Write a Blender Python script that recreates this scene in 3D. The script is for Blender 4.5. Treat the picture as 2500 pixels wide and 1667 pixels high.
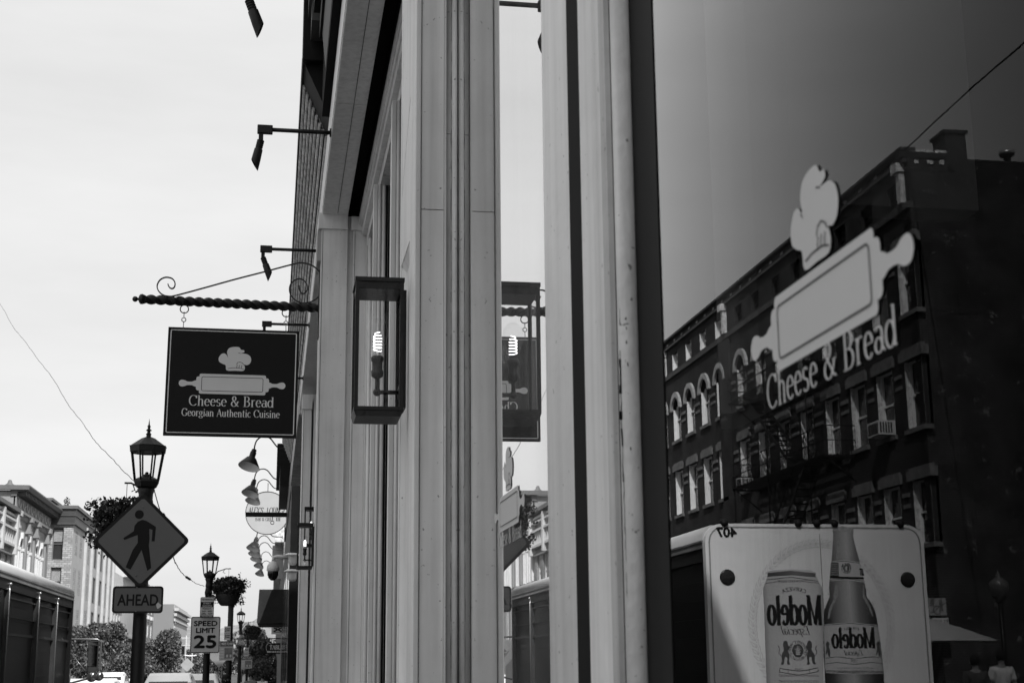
import bpy, math, random
from mathutils import Vector, Matrix
random.seed(7)
for o in list(bpy.data.objects): bpy.data.objects.remove(o)
SC = bpy.context.scene
# ------------------------------------------------------------------ camera
VX = Vector((0.9865106706605309, -0.027621940155408815, -0.16134969815577835))
VY = Vector((-0.16346203430687672, -0.21901142054167128, -0.9619325137516543))
VZ = Vector((-0.008766984268676732, 0.9753312391666589, -0.22057224189018562))
EYE = Vector((0.0, 0.0, 1.6)); FPX = 3472.0
# rows VX,VY,VZ are the world axes seen in camera space
ROT = Matrix((VX, VY, VZ))
cam_d = bpy.data.cameras.new('camera'); cam = bpy.data.objects.new('camera', cam_d)
SC.collection.objects.link(cam); SC.camera = cam
cam.matrix_world = Matrix.Translation(EYE) @ ROT.to_4x4()
cam_d.sensor_width = 36.0; cam_d.lens = 36.0*FPX/2500.0
cam_d.clip_start = 0.05; cam_d.clip_end = 6000
cam_d.dof.use_dof = True; cam_d.dof.focus_distance = 7.0; cam_d.dof.aperture_fstop = 14.0
# ------------------------------------------------------------------ world, sun, exposure
SUN = Vector((0.269, -0.584, 0.766)).normalized()          # towards the sun
W = bpy.data.worlds.new('World'); SC.world = W; W.use_nodes = True
nt = W.node_tree; nt.nodes.clear()
wo = nt.nodes.new('ShaderNodeOutputWorld'); bg = nt.nodes.new('ShaderNodeBackground')
sky = nt.nodes.new('ShaderNodeTexSky'); sky.sky_type = 'NISHITA'; sky.sun_disc = False
sky.sun_elevation = math.asin(SUN.z); sky.sun_rotation = math.atan2(SUN.x, SUN.y)
sky.air_density = 1.0; sky.dust_density = 3.5; sky.ozone_density = 1.0
bw = nt.nodes.new('ShaderNodeRGBToBW'); nt.links.new(sky.outputs[0], bw.inputs[0])
# thin high cloud: pulls the sky to an even white, with soft drifting patches
tc = nt.nodes.new('ShaderNodeTexCoord'); mp = nt.nodes.new('ShaderNodeMapping'); mp.inputs['Scale'].default_value = (1.2, 1.2, 5.5)
nz = nt.nodes.new('ShaderNodeTexNoise'); nz.inputs['Scale'].default_value = 1.7; nz.inputs['Detail'].default_value = 6; nz.inputs['Roughness'].default_value = .55
nt.links.new(tc.outputs['Generated'], mp.inputs[0]); nt.links.new(mp.outputs[0], nz.inputs['Vector'])
cr = nt.nodes.new('ShaderNodeMapRange'); cr.inputs['From Min'].default_value = .35; cr.inputs['From Max'].default_value = .75
cr.inputs['To Min'].default_value = .0; cr.inputs['To Max'].default_value = 1.0
nt.links.new(nz.outputs[0], cr.inputs[0])
SKY_WHITE = 6.9; SKY_CLOUD = 1.5
mx = nt.nodes.new('ShaderNodeMath'); mx.operation = 'MULTIPLY_ADD'; mx.inputs[1].default_value = SKY_CLOUD; mx.inputs[2].default_value = SKY_WHITE
nt.links.new(cr.outputs[0], mx.inputs[0])
mf = nt.nodes.new('ShaderNodeMix'); mf.data_type = 'FLOAT'; mf.inputs[0].default_value = .72
sk = nt.nodes.new('ShaderNodeMath'); sk.operation = 'MULTIPLY'; sk.inputs[1].default_value = .72; nt.links.new(bw.outputs[0], sk.inputs[0]); nt.links.new(sk.outputs[0], mf.inputs[2]); nt.links.new(mx.outputs[0], mf.inputs[3])
nt.links.new(mf.outputs[0], bg.inputs[0]); bg.inputs[1].default_value = 0.10
nt.links.new(bg.outputs[0], wo.inputs[0])
sd = bpy.data.lights.new('sun', 'SUN'); sd.energy = 5.0; sd.angle = math.radians(.5); sd.color = (1, 1, 1)
so = bpy.data.objects.new('sun', sd); SC.collection.objects.link(so); so.rotation_euler = SUN.to_track_quat('Z', 'Y').to_euler()
vs = SC.view_settings; vs.view_transform = 'Standard'; vs.look = 'None'; vs.gamma = 1; vs.exposure = 0.5; vs.use_curve_mapping = False
SC.render.engine = 'CYCLES'; SC.cycles.max_bounces = 8; SC.cycles.transparent_max_bounces = 24

# ------------------------------------------------------------------ measuring helpers (photograph survey -> metres)
def ray(u, v): return ROT @ Vector((u-1250.0, -(v-833.5), -FPX))
def atX(u, v, X): d = ray(u, v); return EYE + d*(X/d.x)
def atY(u, v, Y): d = ray(u, v); return EYE + d*(Y/d.y)
GX = 0.487                                                  # plane of the shop glass
def mir(p): return Vector((2*GX-p.x, p.y, p.z))

# ------------------------------------------------------------------ materials
MATS = {}
def mat(name, v=None, rough=.6, var=.12, scale=3.0, bump=0.0, bscale=40., metal=0.0, spec=.5, speck=0.0, streak=0.0, emit=None):
    if name in MATS: return MATS[name]
    if v is None: v = .3
    if v < .03 and spec == .5 and rough >= .3: spec = .12
    m = bpy.data.materials.new(name); m.use_nodes = True; MATS[name] = m
    t = m.node_tree; b = t.nodes['Principled BSDF']
    b.inputs['Roughness'].default_value = rough; b.inputs['Metallic'].default_value = metal
    b.inputs['Specular IOR Level'].default_value = spec; b.inputs['Base Color'].default_value = (v, v, v, 1)
    if emit: b.inputs['Emission Color'].default_value = (1, 1, 1, 1); b.inputs['Emission Strength'].default_value = emit
    tc = t.nodes.new('ShaderNodeTexCoord')
    if var > 0:
        n = t.nodes.new('ShaderNodeTexNoise'); n.inputs['Scale'].default_value = scale; n.inputs['Detail'].default_value = 7; n.inputs['Roughness'].default_value = .62
        t.links.new(tc.outputs['Object'], n.inputs['Vector'])
        r = t.nodes.new('ShaderNodeMapRange'); r.inputs['From Min'].default_value = .3; r.inputs['From Max'].default_value = .7
        r.inputs['To Min'].default_value = v*(1-var); r.inputs['To Max'].default_value = v*(1+var)
        t.links.new(n.outputs[0], r.inputs[0]); last = r.outputs[0]
        if streak > 0:
            mp = t.nodes.new('ShaderNodeMapping'); mp.inputs['Scale'].default_value = (14, 14, .5); t.links.new(tc.outputs['Object'], mp.inputs[0])
            n2 = t.nodes.new('ShaderNodeTexNoise'); n2.inputs['Scale'].default_value = 2.2; n2.inputs['Detail'].default_value = 5; t.links.new(mp.outputs[0], n2.inputs['Vector'])
            r2 = t.nodes.new('ShaderNodeMapRange'); r2.inputs['From Min'].default_value = .42; r2.inputs['From Max'].default_value = .75
            r2.inputs['To Min'].default_value = 1; r2.inputs['To Max'].default_value = 1-streak; t.links.new(n2.outputs[0], r2.inputs[0])
            mu = t.nodes.new('ShaderNodeMath'); mu.operation = 'MULTIPLY'; t.links.new(last, mu.inputs[0]); t.links.new(r2.outputs[0], mu.inputs[1]); last = mu.outputs[0]
        if speck > 0:
            n3 = t.nodes.new('ShaderNodeTexNoise'); n3.inputs['Scale'].default_value = 85; n3.inputs['Detail'].default_value = 3; t.links.new(tc.outputs['Object'], n3.inputs['Vector'])
            r3 = t.nodes.new('ShaderNodeMapRange'); r3.inputs['From Min'].default_value = .74-speck*.12; r3.inputs['From Max'].default_value = .78-speck*.12
            r3.inputs['To Min'].default_value = 1; r3.inputs['To Max'].default_value = .35; t.links.new(n3.outputs[0], r3.inputs[0])
            mu = t.nodes.new('ShaderNodeMath'); mu.operation = 'MULTIPLY'; t.links.new(last, mu.inputs[0]); t.links.new(r3.outputs[0], mu.inputs[1]); last = mu.outputs[0]
        t.links.new(last, b.inputs['Base Color'])
    if bump > 0:
        n4 = t.nodes.new('ShaderNodeTexNoise'); n4.inputs['Scale'].default_value = bscale; n4.inputs['Detail'].default_value = 4; t.links.new(tc.outputs['Object'], n4.inputs['Vector'])
        bp = t.nodes.new('ShaderNodeBump'); bp.inputs['Strength'].default_value = bump; bp.inputs['Distance'].default_value = .02
        t.links.new(n4.outputs[0], bp.inputs['Height']); t.links.new(bp.outputs[0], b.inputs['Normal'])
    return m

def brick(name, v1=.1, v2=.12, mortar=.2, w=.21, h=.075, mort=.012, peel=0.0, peelv=.5, vary=.3):
    if name in MATS: return MATS[name]
    m = bpy.data.materials.new(name); m.use_nodes = True; MATS[name] = m
    t = m.node_tree; b = t.nodes['Principled BSDF']; b.inputs['Roughness'].default_value = .88; b.inputs['Specular IOR Level'].default_value = .2
    tc = t.nodes.new('ShaderNodeTexCoord'); s = t.nodes.new('ShaderNodeSeparateXYZ'); t.links.new(tc.outputs['Object'], s.inputs[0])
    a = t.nodes.new('ShaderNodeMath'); a.operation = 'ADD'; t.links.new(s.outputs[0], a.inputs[0]); t.links.new(s.outputs[1], a.inputs[1])
    c = t.nodes.new('ShaderNodeCombineXYZ'); t.links.new(a.outputs[0], c.inputs[0]); t.links.new(s.outputs[2], c.inputs[1])
    k = t.nodes.new('ShaderNodeTexBrick'); t.links.new(c.outputs[0], k.inputs['Vector']); k.inputs['Scale'].default_value = 1
    k.inputs['Brick Width'].default_value = w; k.inputs['Row Height'].default_value = h; k.inputs['Mortar Size'].default_value = mort
    k.inputs['Color1'].default_value = (v1,)*3+(1,); k.inputs['Color2'].default_value = (v2,)*3+(1,); k.inputs['Mortar'].default_value = (mortar,)*3+(1,)
    n = t.nodes.new('ShaderNodeTexNoise'); n.inputs['Scale'].default_value = .9; n.inputs['Detail'].default_value = 8; t.links.new(tc.outputs['Object'], n.inputs['Vector'])
    r = t.nodes.new('ShaderNodeMapRange'); r.inputs['From Min'].default_value = .3; r.inputs['From Max'].default_value = .7; r.inputs['To Min'].default_value = 1-vary; r.inputs['To Max'].default_value = 1+vary
    t.links.new(n.outputs[0], r.inputs[0])
    mu = t.nodes.new('ShaderNodeVectorMath'); mu.operation = 'SCALE'; t.links.new(k.outputs[0], mu.inputs[0]); t.links.new(r.outputs[0], mu.inputs['Scale']); last = mu.outputs[0]
    if peel > 0:
        n3 = t.nodes.new('ShaderNodeTexNoise'); n3.inputs['Scale'].default_value = 2.3; n3.inputs['Detail'].default_value = 9; n3.inputs['Roughness'].default_value = .72; t.links.new(tc.outputs['Object'], n3.inputs['Vector'])
        r3 = t.nodes.new('ShaderNodeMapRange'); r3.inputs['From Min'].default_value = .70-peel*.1; r3.inputs['From Max'].default_value = .71-peel*.1; t.links.new(n3.outputs[0], r3.inputs[0])
        mi = t.nodes.new('ShaderNodeMix'); mi.data_type = 'RGBA'; t.links.new(r3.outputs[0], mi.inputs[0]); t.links.new(last, mi.inputs[6]); mi.inputs[7].default_value = (peelv,)*3+(1,); last = mi.outputs[2]
    t.links.new(last, b.inputs['Base Color'])
    bp = t.nodes.new('ShaderNodeBump'); bp.inputs['Strength'].default_value = .7; bp.inputs['Distance'].default_value = .012; bp.invert = True
    t.links.new(k.outputs['Fac'], bp.inputs['Height']); t.links.new(bp.outputs[0], b.inputs['Normal'])
    return m

def glass(name, power=1.0, gain=1.9, ior=1.52, tint=.92, rough=0.0, cap=.9):
    if name in MATS: return MATS[name]
    m = bpy.data.materials.new(name); m.use_nodes = True; MATS[name] = m
    t = m.node_tree; t.nodes.clear(); o = t.nodes.new('ShaderNodeOutputMaterial')
    f = t.nodes.new('ShaderNodeFresnel'); f.inputs[0].default_value = ior
    p = t.nodes.new('ShaderNodeMath'); p.operation = 'POWER'; p.inputs[1].default_value = power; t.links.new(f.outputs[0], p.inputs[0])
    g = t.nodes.new('ShaderNodeMath'); g.operation = 'MULTIPLY'; g.inputs[1].default_value = gain; t.links.new(p.outputs[0], g.inputs[0])
    mn = t.nodes.new('ShaderNodeMath'); mn.operation = 'MINIMUM'; mn.inputs[1].default_value = cap; t.links.new(g.outputs[0], mn.inputs[0])
    ge = t.nodes.new('ShaderNodeNewGeometry'); sb = t.nodes.new('ShaderNodeMath'); sb.operation = 'SUBTRACT'; sb.inputs[0].default_value = 1; t.links.new(ge.outputs['Backfacing'], sb.inputs[1])
    fx = t.nodes.new('ShaderNodeMath'); fx.operation = 'MULTIPLY'; t.links.new(mn.outputs[0], fx.inputs[0]); t.links.new(sb.outputs[0], fx.inputs[1])
    tr = t.nodes.new('ShaderNodeBsdfTransparent'); tr.inputs[0].default_value = (tint,)*3+(1,)
    gl = t.nodes.new('ShaderNodeBsdfGlossy'); gl.inputs['Roughness'].default_value = rough; gl.inputs[0].default_value = (1, 1, 1, 1)
    mx = t.nodes.new('ShaderNodeMixShader'); t.links.new(fx.outputs[0], mx.inputs[0]); t.links.new(tr.outputs[0], mx.inputs[1]); t.links.new(gl.outputs[0], mx.inputs[2])
    t.links.new(mx.outputs[0], o.inputs[0]); return m

# ------------------------------------------------------------------ mesh builder
def link(o): SC.collection.objects.link(o); return o
ROOTS = {}
class MB:
    def __init__(s): s.v = []; s.f = []; s.sm = []; s.M = None; s.mi = []; s.cur = 0
    def addv(s, pts):
        b = len(s.v)
        for p in pts:
            p = Vector(p)
            if s.M is not None: p = s.M @ p
            s.v.append(p)
        return b
    def face(s, idx, smooth=False): s.f.append(tuple(idx)); s.sm.append(smooth); s.mi.append(s.cur)
    def poly(s, pts): b = s.addv(pts); s.face(range(b, b+len(pts))); return s
    def box(s, x0, x1, y0, y1, z0, z1):
        if x0 > x1: x0, x1 = x1, x0
        if y0 > y1: y0, y1 = y1, y0
        if z0 > z1: z0, z1 = z1, z0
        b = s.addv([(x0,y0,z0),(x1,y0,z0),(x1,y1,z0),(x0,y1,z0),(x0,y0,z1),(x1,y0,z1),(x1,y1,z1),(x0,y1,z1)])
        for q in ((0,3,2,1),(4,5,6,7),(0,1,5,4),(1,2,6,5),(2,3,7,6),(3,0,4,7)): s.face([b+i for i in q])
        return s
    def bbox(s, x0, x1, y0, y1, z0, z1, c=.004):            # box with chamfered vertical+horizontal edges
        pr = [(x0+c,y0),(x1-c,y0),(x1,y0+c),(x1,y1-c),(x1-c,y1),(x0+c,y1),(x0,y1-c),(x0,y0+c)]
        return s.prism([(a, b_) for a, b_ in pr], 'z', z0, z1)
    def prism(s, pts, axis, a, b, smooth=False):            # pts ccw in the plane; axis x:(y,z) y:(x,z) z:(x,y)
        def P(p, t): return {'x': (t, p[0], p[1]), 'y': (p[0], t, p[1]), 'z': (p[0], p[1], t)}[axis]
        n = len(pts); i0 = s.addv([P(p, a) for p in pts]); i1 = s.addv([P(p, b) for p in pts])
        for i in range(n): j = (i+1) % n; s.face((i0+i, i0+j, i1+j, i1+i), smooth)
        s.face([i0+i for i in range(n)][::-1]); s.face([i1+i for i in range(n)]); return s
    def ring(s, c, u, v, r, n): return s.addv([c+u*(math.cos(2*math.pi*i/n)*r)+v*(math.sin(2*math.pi*i/n)*r) for i in range(n)])
    def tube(s, pts, r, n=8, cap=True, smooth=True):
        pts = [Vector(p) for p in pts]; rs = r if isinstance(r, (list, tuple)) else [r]*len(pts); prev = None; u = None
        for i, p in enumerate(pts):
            t = (pts[min(i+1, len(pts)-1)]-pts[max(i-1, 0)]).normalized()
            if u is None: u = t.orthogonal().normalized()
            else:
                u = (u-t*u.dot(t))
                u = u.normalized() if u.length > 1e-6 else t.orthogonal().normalized()
            w = t.cross(u); b = s.ring(p, u, w, rs[i], n)
            if prev is not None:
                for k in range(n): j = (k+1) % n; s.face((prev+k, prev+j, b+j, b+k), smooth)
            elif cap: s.face([b+k for k in range(n)][::-1])
            prev = b
        if cap: s.face([prev+k for k in range(n)])
        return s
    def lathe(s, prof, c=(0, 0, 0), n=16, ax='z', smooth=True, rot=0):   # prof: (r, h)
        c = Vector(c); prev = None
        for r, h in prof:
            pts = []
            for i in range(n):
                a = 2*math.pi*i/n+rot; x, y = math.cos(a)*max(r, 1e-4), math.sin(a)*max(r, 1e-4)
                pts.append(c+{'z': Vector((x, y, h)), 'y': Vector((x, h, y)), 'x': Vector((h, x, y))}[ax])
            b = s.addv(pts)
            if prev is not None:
                for k in range(n): j = (k+1) % n; s.face((prev+k, prev+j, b+j, b+k) if ax != 'y' else (prev+j, prev+k, b+k, b+j), smooth)
            prev = b
        return s
    def ball(s, c, r, n=12, sz=1.0): return s.lathe([(r*math.sin(math.pi*i/n), -r*sz*math.cos(math.pi*i/n)) for i in range(n+1)], c, n)
    def build(s, name, m, parent=None, label=None, cat=None, group=None, kind=None, local=False):
        me = bpy.data.meshes.new(name)
        off = Vector((0, 0, 0))
        if parent is not None and not local:
            r = parent
            while r.parent is not None: r = r.parent
            off = Vector(r.location)
        me.from_pydata([tuple(v-off) for v in s.v], [], s.f)
        me.polygons.foreach_set('use_smooth', s.sm)
        ms = m if isinstance(m, (list, tuple)) else [m]
        for q in ms: me.materials.append(q)
        if len(ms) > 1: me.polygons.foreach_set('material_index', s.mi)
        me.update(); o = bpy.data.objects.new(name, me); link(o)
        if parent is not None: o.parent = parent
        tag(o, label, cat, group, kind); return o
def tag(o, label=None, cat=None, group=None, kind=None):
    for k, v in (('label', label), ('category', cat), ('group', group), ('kind', kind)):
        if v: o[k] = v
    return o
def thing(name, label, cat, loc=(0, 0, 0), group=None, rz=0):
    o = bpy.data.objects.new(name, None); link(o); o.location = loc; o.rotation_euler = (0, 0, rz); o.empty_display_size = .1
    return tag(o, label, cat, group)
def dup(o, loc=None, label=None, parent=None, rz=None, scale=None):
    c = o.copy(); link(c); c.parent = parent
    if loc is not None: c.location = loc
    if rz is not None: c.rotation_euler = (0, 0, rz)
    if scale is not None: c.scale = (scale,)*3
    if label: c['label'] = label
    for ch in list(o.children): dup(ch, parent=c)
    return c
def B(*a): return MB().box(*a)

# ------------------------------------------------------------------ lettering
_tc = {}
def sans(txt):
    if txt in _tc: return _tc[txt]
    cu = bpy.data.curves.new('t', 'FONT'); cu.body = txt; cu.resolution_u = 4; cu.fill_mode = 'FRONT'
    ob = bpy.data.objects.new('t', cu); link(ob); bpy.context.view_layer.update()
    dg = bpy.context.evaluated_depsgraph_get(); me = bpy.data.meshes.new_from_object(ob.evaluated_get(dg))
    vs_ = [(v.co.x, v.co.y) for v in me.vertices]; fs = [tuple(p.vertices) for p in me.polygons]
    bpy.data.objects.remove(ob); bpy.data.curves.remove(cu); bpy.data.meshes.remove(me)
    _tc[txt] = (vs_, fs); return _tc[txt]
def arc(cx, cy, rx, ry, a0, a1, n=12): return [(cx+rx*math.cos(math.radians(a0+(a1-a0)*i/n)), cy+ry*math.sin(math.radians(a0+(a1-a0)*i/n))) for i in range(n+1)]
X_ = .66
def _c(cx, w, h): return arc(cx, h/2, w, h/2, 48, 312, 18)
G = {  # pen skeletons: (advance, [strokes]); '-' marks serifs as short flat strokes
 'A': (.72, [[(.06,0),(.36,1)],[(.36,1),(.66,0)],[(.17,.33),(.55,.33)],[(0,0),(.16,0)],[(.54,0),(.76,0)]]),
 'B': (.66, [[(.14,0),(.14,1)],[(.0,1),(.3,1)]+arc(.3,.76,.22,.24,90,-90,10)+[(.14,.52)],[(.14,.52),(.3,.52)]+arc(.3,.26,.28,.26,90,-90,12)+[(0,0)]]),
 'C': (.76, [arc(.42,.5,.37,.5,42,318,22),[(.7,.98),(.7,.72)]]),
 'D': (.78, [[(.14,0),(.14,1)],[(0,1),(.28,1)]+arc(.28,.5,.4,.5,90,-90,16)+[(0,0)]]),
 'E': (.62, [[(.14,0),(.14,1)],[(0,1),(.56,1),(.56,.82)],[(.14,.52),(.42,.52)],[(0,0),(.58,0),(.58,.2)]]),
 'F': (.58, [[(.14,0),(.14,1)],[(0,1),(.54,1),(.54,.82)],[(.14,.52),(.42,.52)],[(0,0),(.28,0)]]),
 'G': (.82, [arc(.42,.5,.37,.5,42,318,22),[(.7,.05),(.7,.4)],[(.54,.4),(.82,.4)],[(.69,.96),(.69,.74)]]),
 'I': (.34, [[(.17,0),(.17,1)],[(.03,0),(.31,0)],[(.03,1),(.31,1)]]),
 'L': (.58, [[(.14,0),(.14,1)],[(0,1),(.28,1)],[(0,0),(.54,0),(.54,.24)]]),
 'M': (.98, [[(.12,0),(.12,1)],[(.12,1),(.46,0)],[(.46,0),(.82,1)],[(.84,0),(.84,1)],[(0,0),(.24,0)],[(.7,0),(.98,0)],[(0,1),(.14,1)],[(.8,1),(.98,1)]]),
 'N': (.8, [[(.12,0),(.12,1)],[(.12,1),(.66,0)],[(.68,0),(.68,1)],[(0,0),(.24,0)],[(.56,1),(.8,1)],[(0,1),(.14,1)]]),
 'O': (.84, [arc(.42,.5,.37,.5,0,360,28)]),
 'P': (.6, [[(.14,0),(.14,1)],[(0,1),(.28,1)]+arc(.28,.74,.26,.26,90,-90,10)+[(.14,.48)],[(0,0),(.28,0)]]),
 'R': (.7, [[(.14,0),(.14,1)],[(0,1),(.28,1)]+arc(.28,.75,.24,.25,90,-90,10)+[(.14,.5)],[(.3,.5),(.62,0)],[(0,0),(.28,0)],[(.54,0),(.74,0)]]),
 'S': (.6, [arc(.31,.75,.22,.25,35,270,12)+arc(.31,.25,.24,.25,90,-145,12),[(.5,.98),(.5,.76)],[(.08,.02),(.08,.26)]]),
 'T': (.68, [[(.34,0),(.34,1)],[(.02,.8),(.02,1),(.66,1),(.66,.8)],[(.2,0),(.48,0)]]),
 'U': (.78, [[(.13,1),(.13,.32)]+arc(.38,.3,.25,.3,180,360,12)+[(.63,1)],[(0,1),(.26,1)],[(.52,1),(.76,1)]]),
 'V': (.74, [[(.08,1),(.38,0)],[(.38,0),(.66,1)],[(0,1),(.2,1)],[(.56,1),(.76,1)]]),
 'W': (1.0, [[(.06,1),(.28,0)],[(.28,0),(.5,.9)],[(.5,.9),(.72,0)],[(.72,0),(.94,1)],[(0,1),(.18,1)],[(.84,1),(1,1)]]),
 'X': (.74, [[(.08,1),(.64,0)],[(.64,1),(.08,0)],[(0,0),(.18,0)],[(.54,0),(.74,0)],[(0,1),(.18,1)],[(.54,1),(.74,1)]]),
 'Y': (.7, [[(.06,1),(.35,.48)],[(.64,1),(.35,.48)],[(.35,.48),(.35,0)],[(.22,0),(.48,0)]]),
 'Z': (.64, [[(.06,.8),(.06,1),(.56,1)],[(.56,1),(.06,0)],[(.06,0),(.58,0),(.58,.2)]]),
 'a': (.54, [arc(.26,.5,.17,.16,150,0,8)+[(.43,.12),(.54,.02)],arc(.24,.2,.18,.19,0,360,16)]),
 'c': (.5, [arc(.27,.33,.22,.33,48,315,16)]),
 'd': (.6, [arc(.26,.33,.22,.33,0,360,18),[(.48,0),(.48,1)],[(.38,1),(.48,1)],[(.48,0),(.58,.02)]]),
 'e': (.52, [[(.06,.37),(.47,.37)]+arc(.27,.33,.21,.33,12,318,18)]),
 'g': (.56, [arc(.25,.42,.18,.23,0,360,16),arc(.26,-.1,.24,.15,0,360,18),[(.38,.6),(.54,.66)]]),
 'h': (.62, [[(.14,0),(.14,1)],[(.03,1),(.14,1)],[(.14,.44)]+arc(.31,.44,.17,.22,180,0,9)+[(.48,0)],[(.03,0),(.25,0)],[(.38,0),(.6,0)]]),
 'i': (.3, [[(.15,0),(.15,.66)],[(.04,.66),(.15,.66)],[(.03,0),(.27,0)],[(.15,.86),(.15,.97)]]),
 'l': (.3, [[(.15,0),(.15,1)],[(.04,1),(.15,1)],[(.03,0),(.27,0)]]),
 'n': (.62, [[(.14,0),(.14,.66)],[(.03,.66),(.14,.66)],[(.14,.44)]+arc(.31,.44,.17,.22,180,0,9)+[(.48,0)],[(.03,0),(.25,0)],[(.38,0),(.6,0)]]),
 'o': (.56, [arc(.28,.33,.22,.33,0,360,20)]),
 'p': (.6, [[(.14,-.3),(.14,.66)],[(.03,.66),(.14,.66)],arc(.34,.33,.2,.33,0,360,16),[(.03,-.3),(.25,-.3)]]),
 'r': (.44, [[(.14,0),(.14,.66)],[(.03,.66),(.14,.66)],[(.14,.42)]+arc(.32,.42,.18,.24,180,60,7),[(.03,0),(.26,0)]]),
 's': (.44, [arc(.22,.5,.15,.16,30,270,9)+arc(.22,.17,.17,.17,90,-150,9)]),
 't': (.38, [[(.17,.9),(.17,.12)]+arc(.28,.12,.11,.12,180,300,5),[(.03,.66),(.34,.66)]]),
 'u': (.62, [[(.13,.66),(.13,.2)]+arc(.3,.2,.17,.2,180,340,9),[(.48,.66),(.48,0)],[(.03,.66),(.13,.66)],[(.38,.66),(.48,.66)],[(.48,0),(.6,0)]]),
 '&': (.78, [arc(.3,.77,.15,.22,-40,220,14)+[(.62,.06),(.74,.02)],[(.42,.62),(.26,.5)]+arc(.29,.25,.23,.25,110,330,12)+[(.6,.3),(.66,.48)],[(.54,.48),(.78,.48)]]),
 "'": (.2, [[(.1,1),(.07,.78)]]), '.': (.24, [[(.1,0),(.1,.08)]]), ' ': (.34, []),
 '1': (.4, [[(.2,0),(.2,1)],[(.06,.82),(.2,1)],[(.06,0),(.34,0)]]), '9': (.56, [arc(.28,.68,.2,.3,0,360,16),[(.48,.68)]+arc(.24,.34,.24,.34,0,-75,6)]),
 '2': (.56, [arc(.27,.72,.2,.26,160,-30,10)+[(.06,0)],[(.06,0),(.5,0)]]), '5': (.54, [[(.46,1),(.12,1),(.1,.56)]+arc(.25,.32,.22,.3,110,-140,14)]),
}
def serif(txt, thick=.13, thin=.035, slant=0.0, track=.04):
    key = (txt, thick, thin, slant, track)
    if key in _tc: return _tc[key]
    V = []; F = []; x = 0
    for ch in txt:
        adv, st = G[ch]
        for s in st:
            s = [p for i, p in enumerate(s) if i == 0 or (abs(p[0]-s[i-1][0])+abs(p[1]-s[i-1][1])) > 1e-5]
            prev = None
            for i, p in enumerate(s):
                a = s[max(i-1, 0)]; b = s[min(i+1, len(s)-1)]
                if s[0] == s[-1] or (abs(s[0][0]-s[-1][0])+abs(s[0][1]-s[-1][1])) < 1e-6:
                    if i == 0: a = s[-2]
                    if i == len(s)-1: b = s[1]
                dx, dy = b[0]-a[0], b[1]-a[1]; L = math.hypot(dx, dy) or 1
                k = abs(dy)/L
                if dx*dy > 0 and abs(dx) > .2*abs(dy) and len(s) == 2: k *= .25      # upstrokes stay thin
                w = (thin+(thick-thin)*k**1.3)/2
                nx, ny = -dy/L*w, dx/L*w
                q = len(V); V += [(x+p[0]+nx, p[1]+ny, p[1]), (x+p[0]-nx, p[1]-ny, p[1])]
                if prev is not None: F.append((prev, prev+1, q+1, q))
                prev = q
        x += adv+track
    out = ([(a+slant*b, b) for a, b, _ in V], F); _tc[key] = out; return out
def put_text(mb, data, o, ux, uy, width=None, height=None, cx=True, lift=.0006, jitter=True, bend=None, bold=0.0):
    """o: centre-bottom point; ux, uy unit vectors; width/height in metres."""
    V, F = data; n = Vector(ux).cross(Vector(uy)); xs = [v[0] for v in V]; ys = [v[1] for v in V]
    x0, x1 = min(xs), max(xs)
    sy = height if height is not None else None
    sx = (width/(x1-x0)) if width else sy
    if sy is None: sy = sx
    o = Vector(o); ux = Vector(ux); uy = Vector(uy)
    shifts = [(0, 0)] if not bold else [(-bold, 0), (bold, 0), (0, bold), (0, -bold)]
    for k, (bx, by) in enumerate(shifts):
        b = len(mb.v); pts = []
        for i, v in enumerate(V):
            a, h = (v[0]-(x0+x1)/2)*sx+bx, v[1]*sy+by
            if bend:
                R = bend; th = a/R; a, h = math.sin(th)*(R+h), (R+h)*math.cos(th)-R
            pts.append(o+ux*a+uy*h+n*(lift+k*.0003))
        mb.addv(pts)
        for j, f in enumerate(F):
            if jitter and len(F) < 4000:
                d = n*(lift*.02*(j % 13)); q = mb.addv([pts[i]+d for i in f]); mb.face(range(q, q+len(f)))
            else: mb.face([b+i for i in f])
    return mb
EX, EY, EZ = Vector((1, 0, 0)), Vector((0, 1, 0)), Vector((0, 0, 1))
def flat(mb, pts, o, ux, uy, lift=.001):
    o = Vector(o); n = Vector(ux).cross(Vector(uy)); return mb.poly([o+Vector(ux)*a+Vector(uy)*b+n*lift for a, b in pts])
def rrect(w, h, r, n=4, cx=0, cy=0):
    p = []
    for (sx, sy, a0) in ((1, 1, 0), (-1, 1, 90), (-1, -1, 180), (1, -1, 270)): p += arc(cx+sx*(w/2-r), cy+sy*(h/2-r), r, r, a0, a0+90, n)
    return p
def circ(r, n=24, cx=0, cy=0, ry=None): return [(cx+r*math.cos(2*math.pi*i/n), cy+(ry or r)*math.sin(2*math.pi*i/n)) for i in range(n)]
def strokes(mb, pts, w, o, ux, uy, lift=.0012, closed=False):
    o = Vector(o); ux = Vector(ux); uy = Vector(uy); n = ux.cross(uy)
    m = len(pts); rng = range(m if closed else m-1)
    for i in rng:
        a, b = pts[i], pts[(i+1) % m]; dx, dy = b[0]-a[0], b[1]-a[1]; L = math.hypot(dx, dy) or 1e-9
        px, py = -dy/L*w/2, dx/L*w/2; ex, ey = dx/L*w*.3, dy/L*w*.3; d = lift+.00004*(i % 5)
        q = [(a[0]-ex+px, a[1]-ey+py), (a[0]-ex-px, a[1]-ey-py), (b[0]+ex-px, b[1]+ey-py), (b[0]+ex+px, b[1]+ey+py)]
        q = q[::-1] if False else q
        mb.poly([o+ux*x+uy*y+n*d for x, y in q])
    return mb
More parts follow.
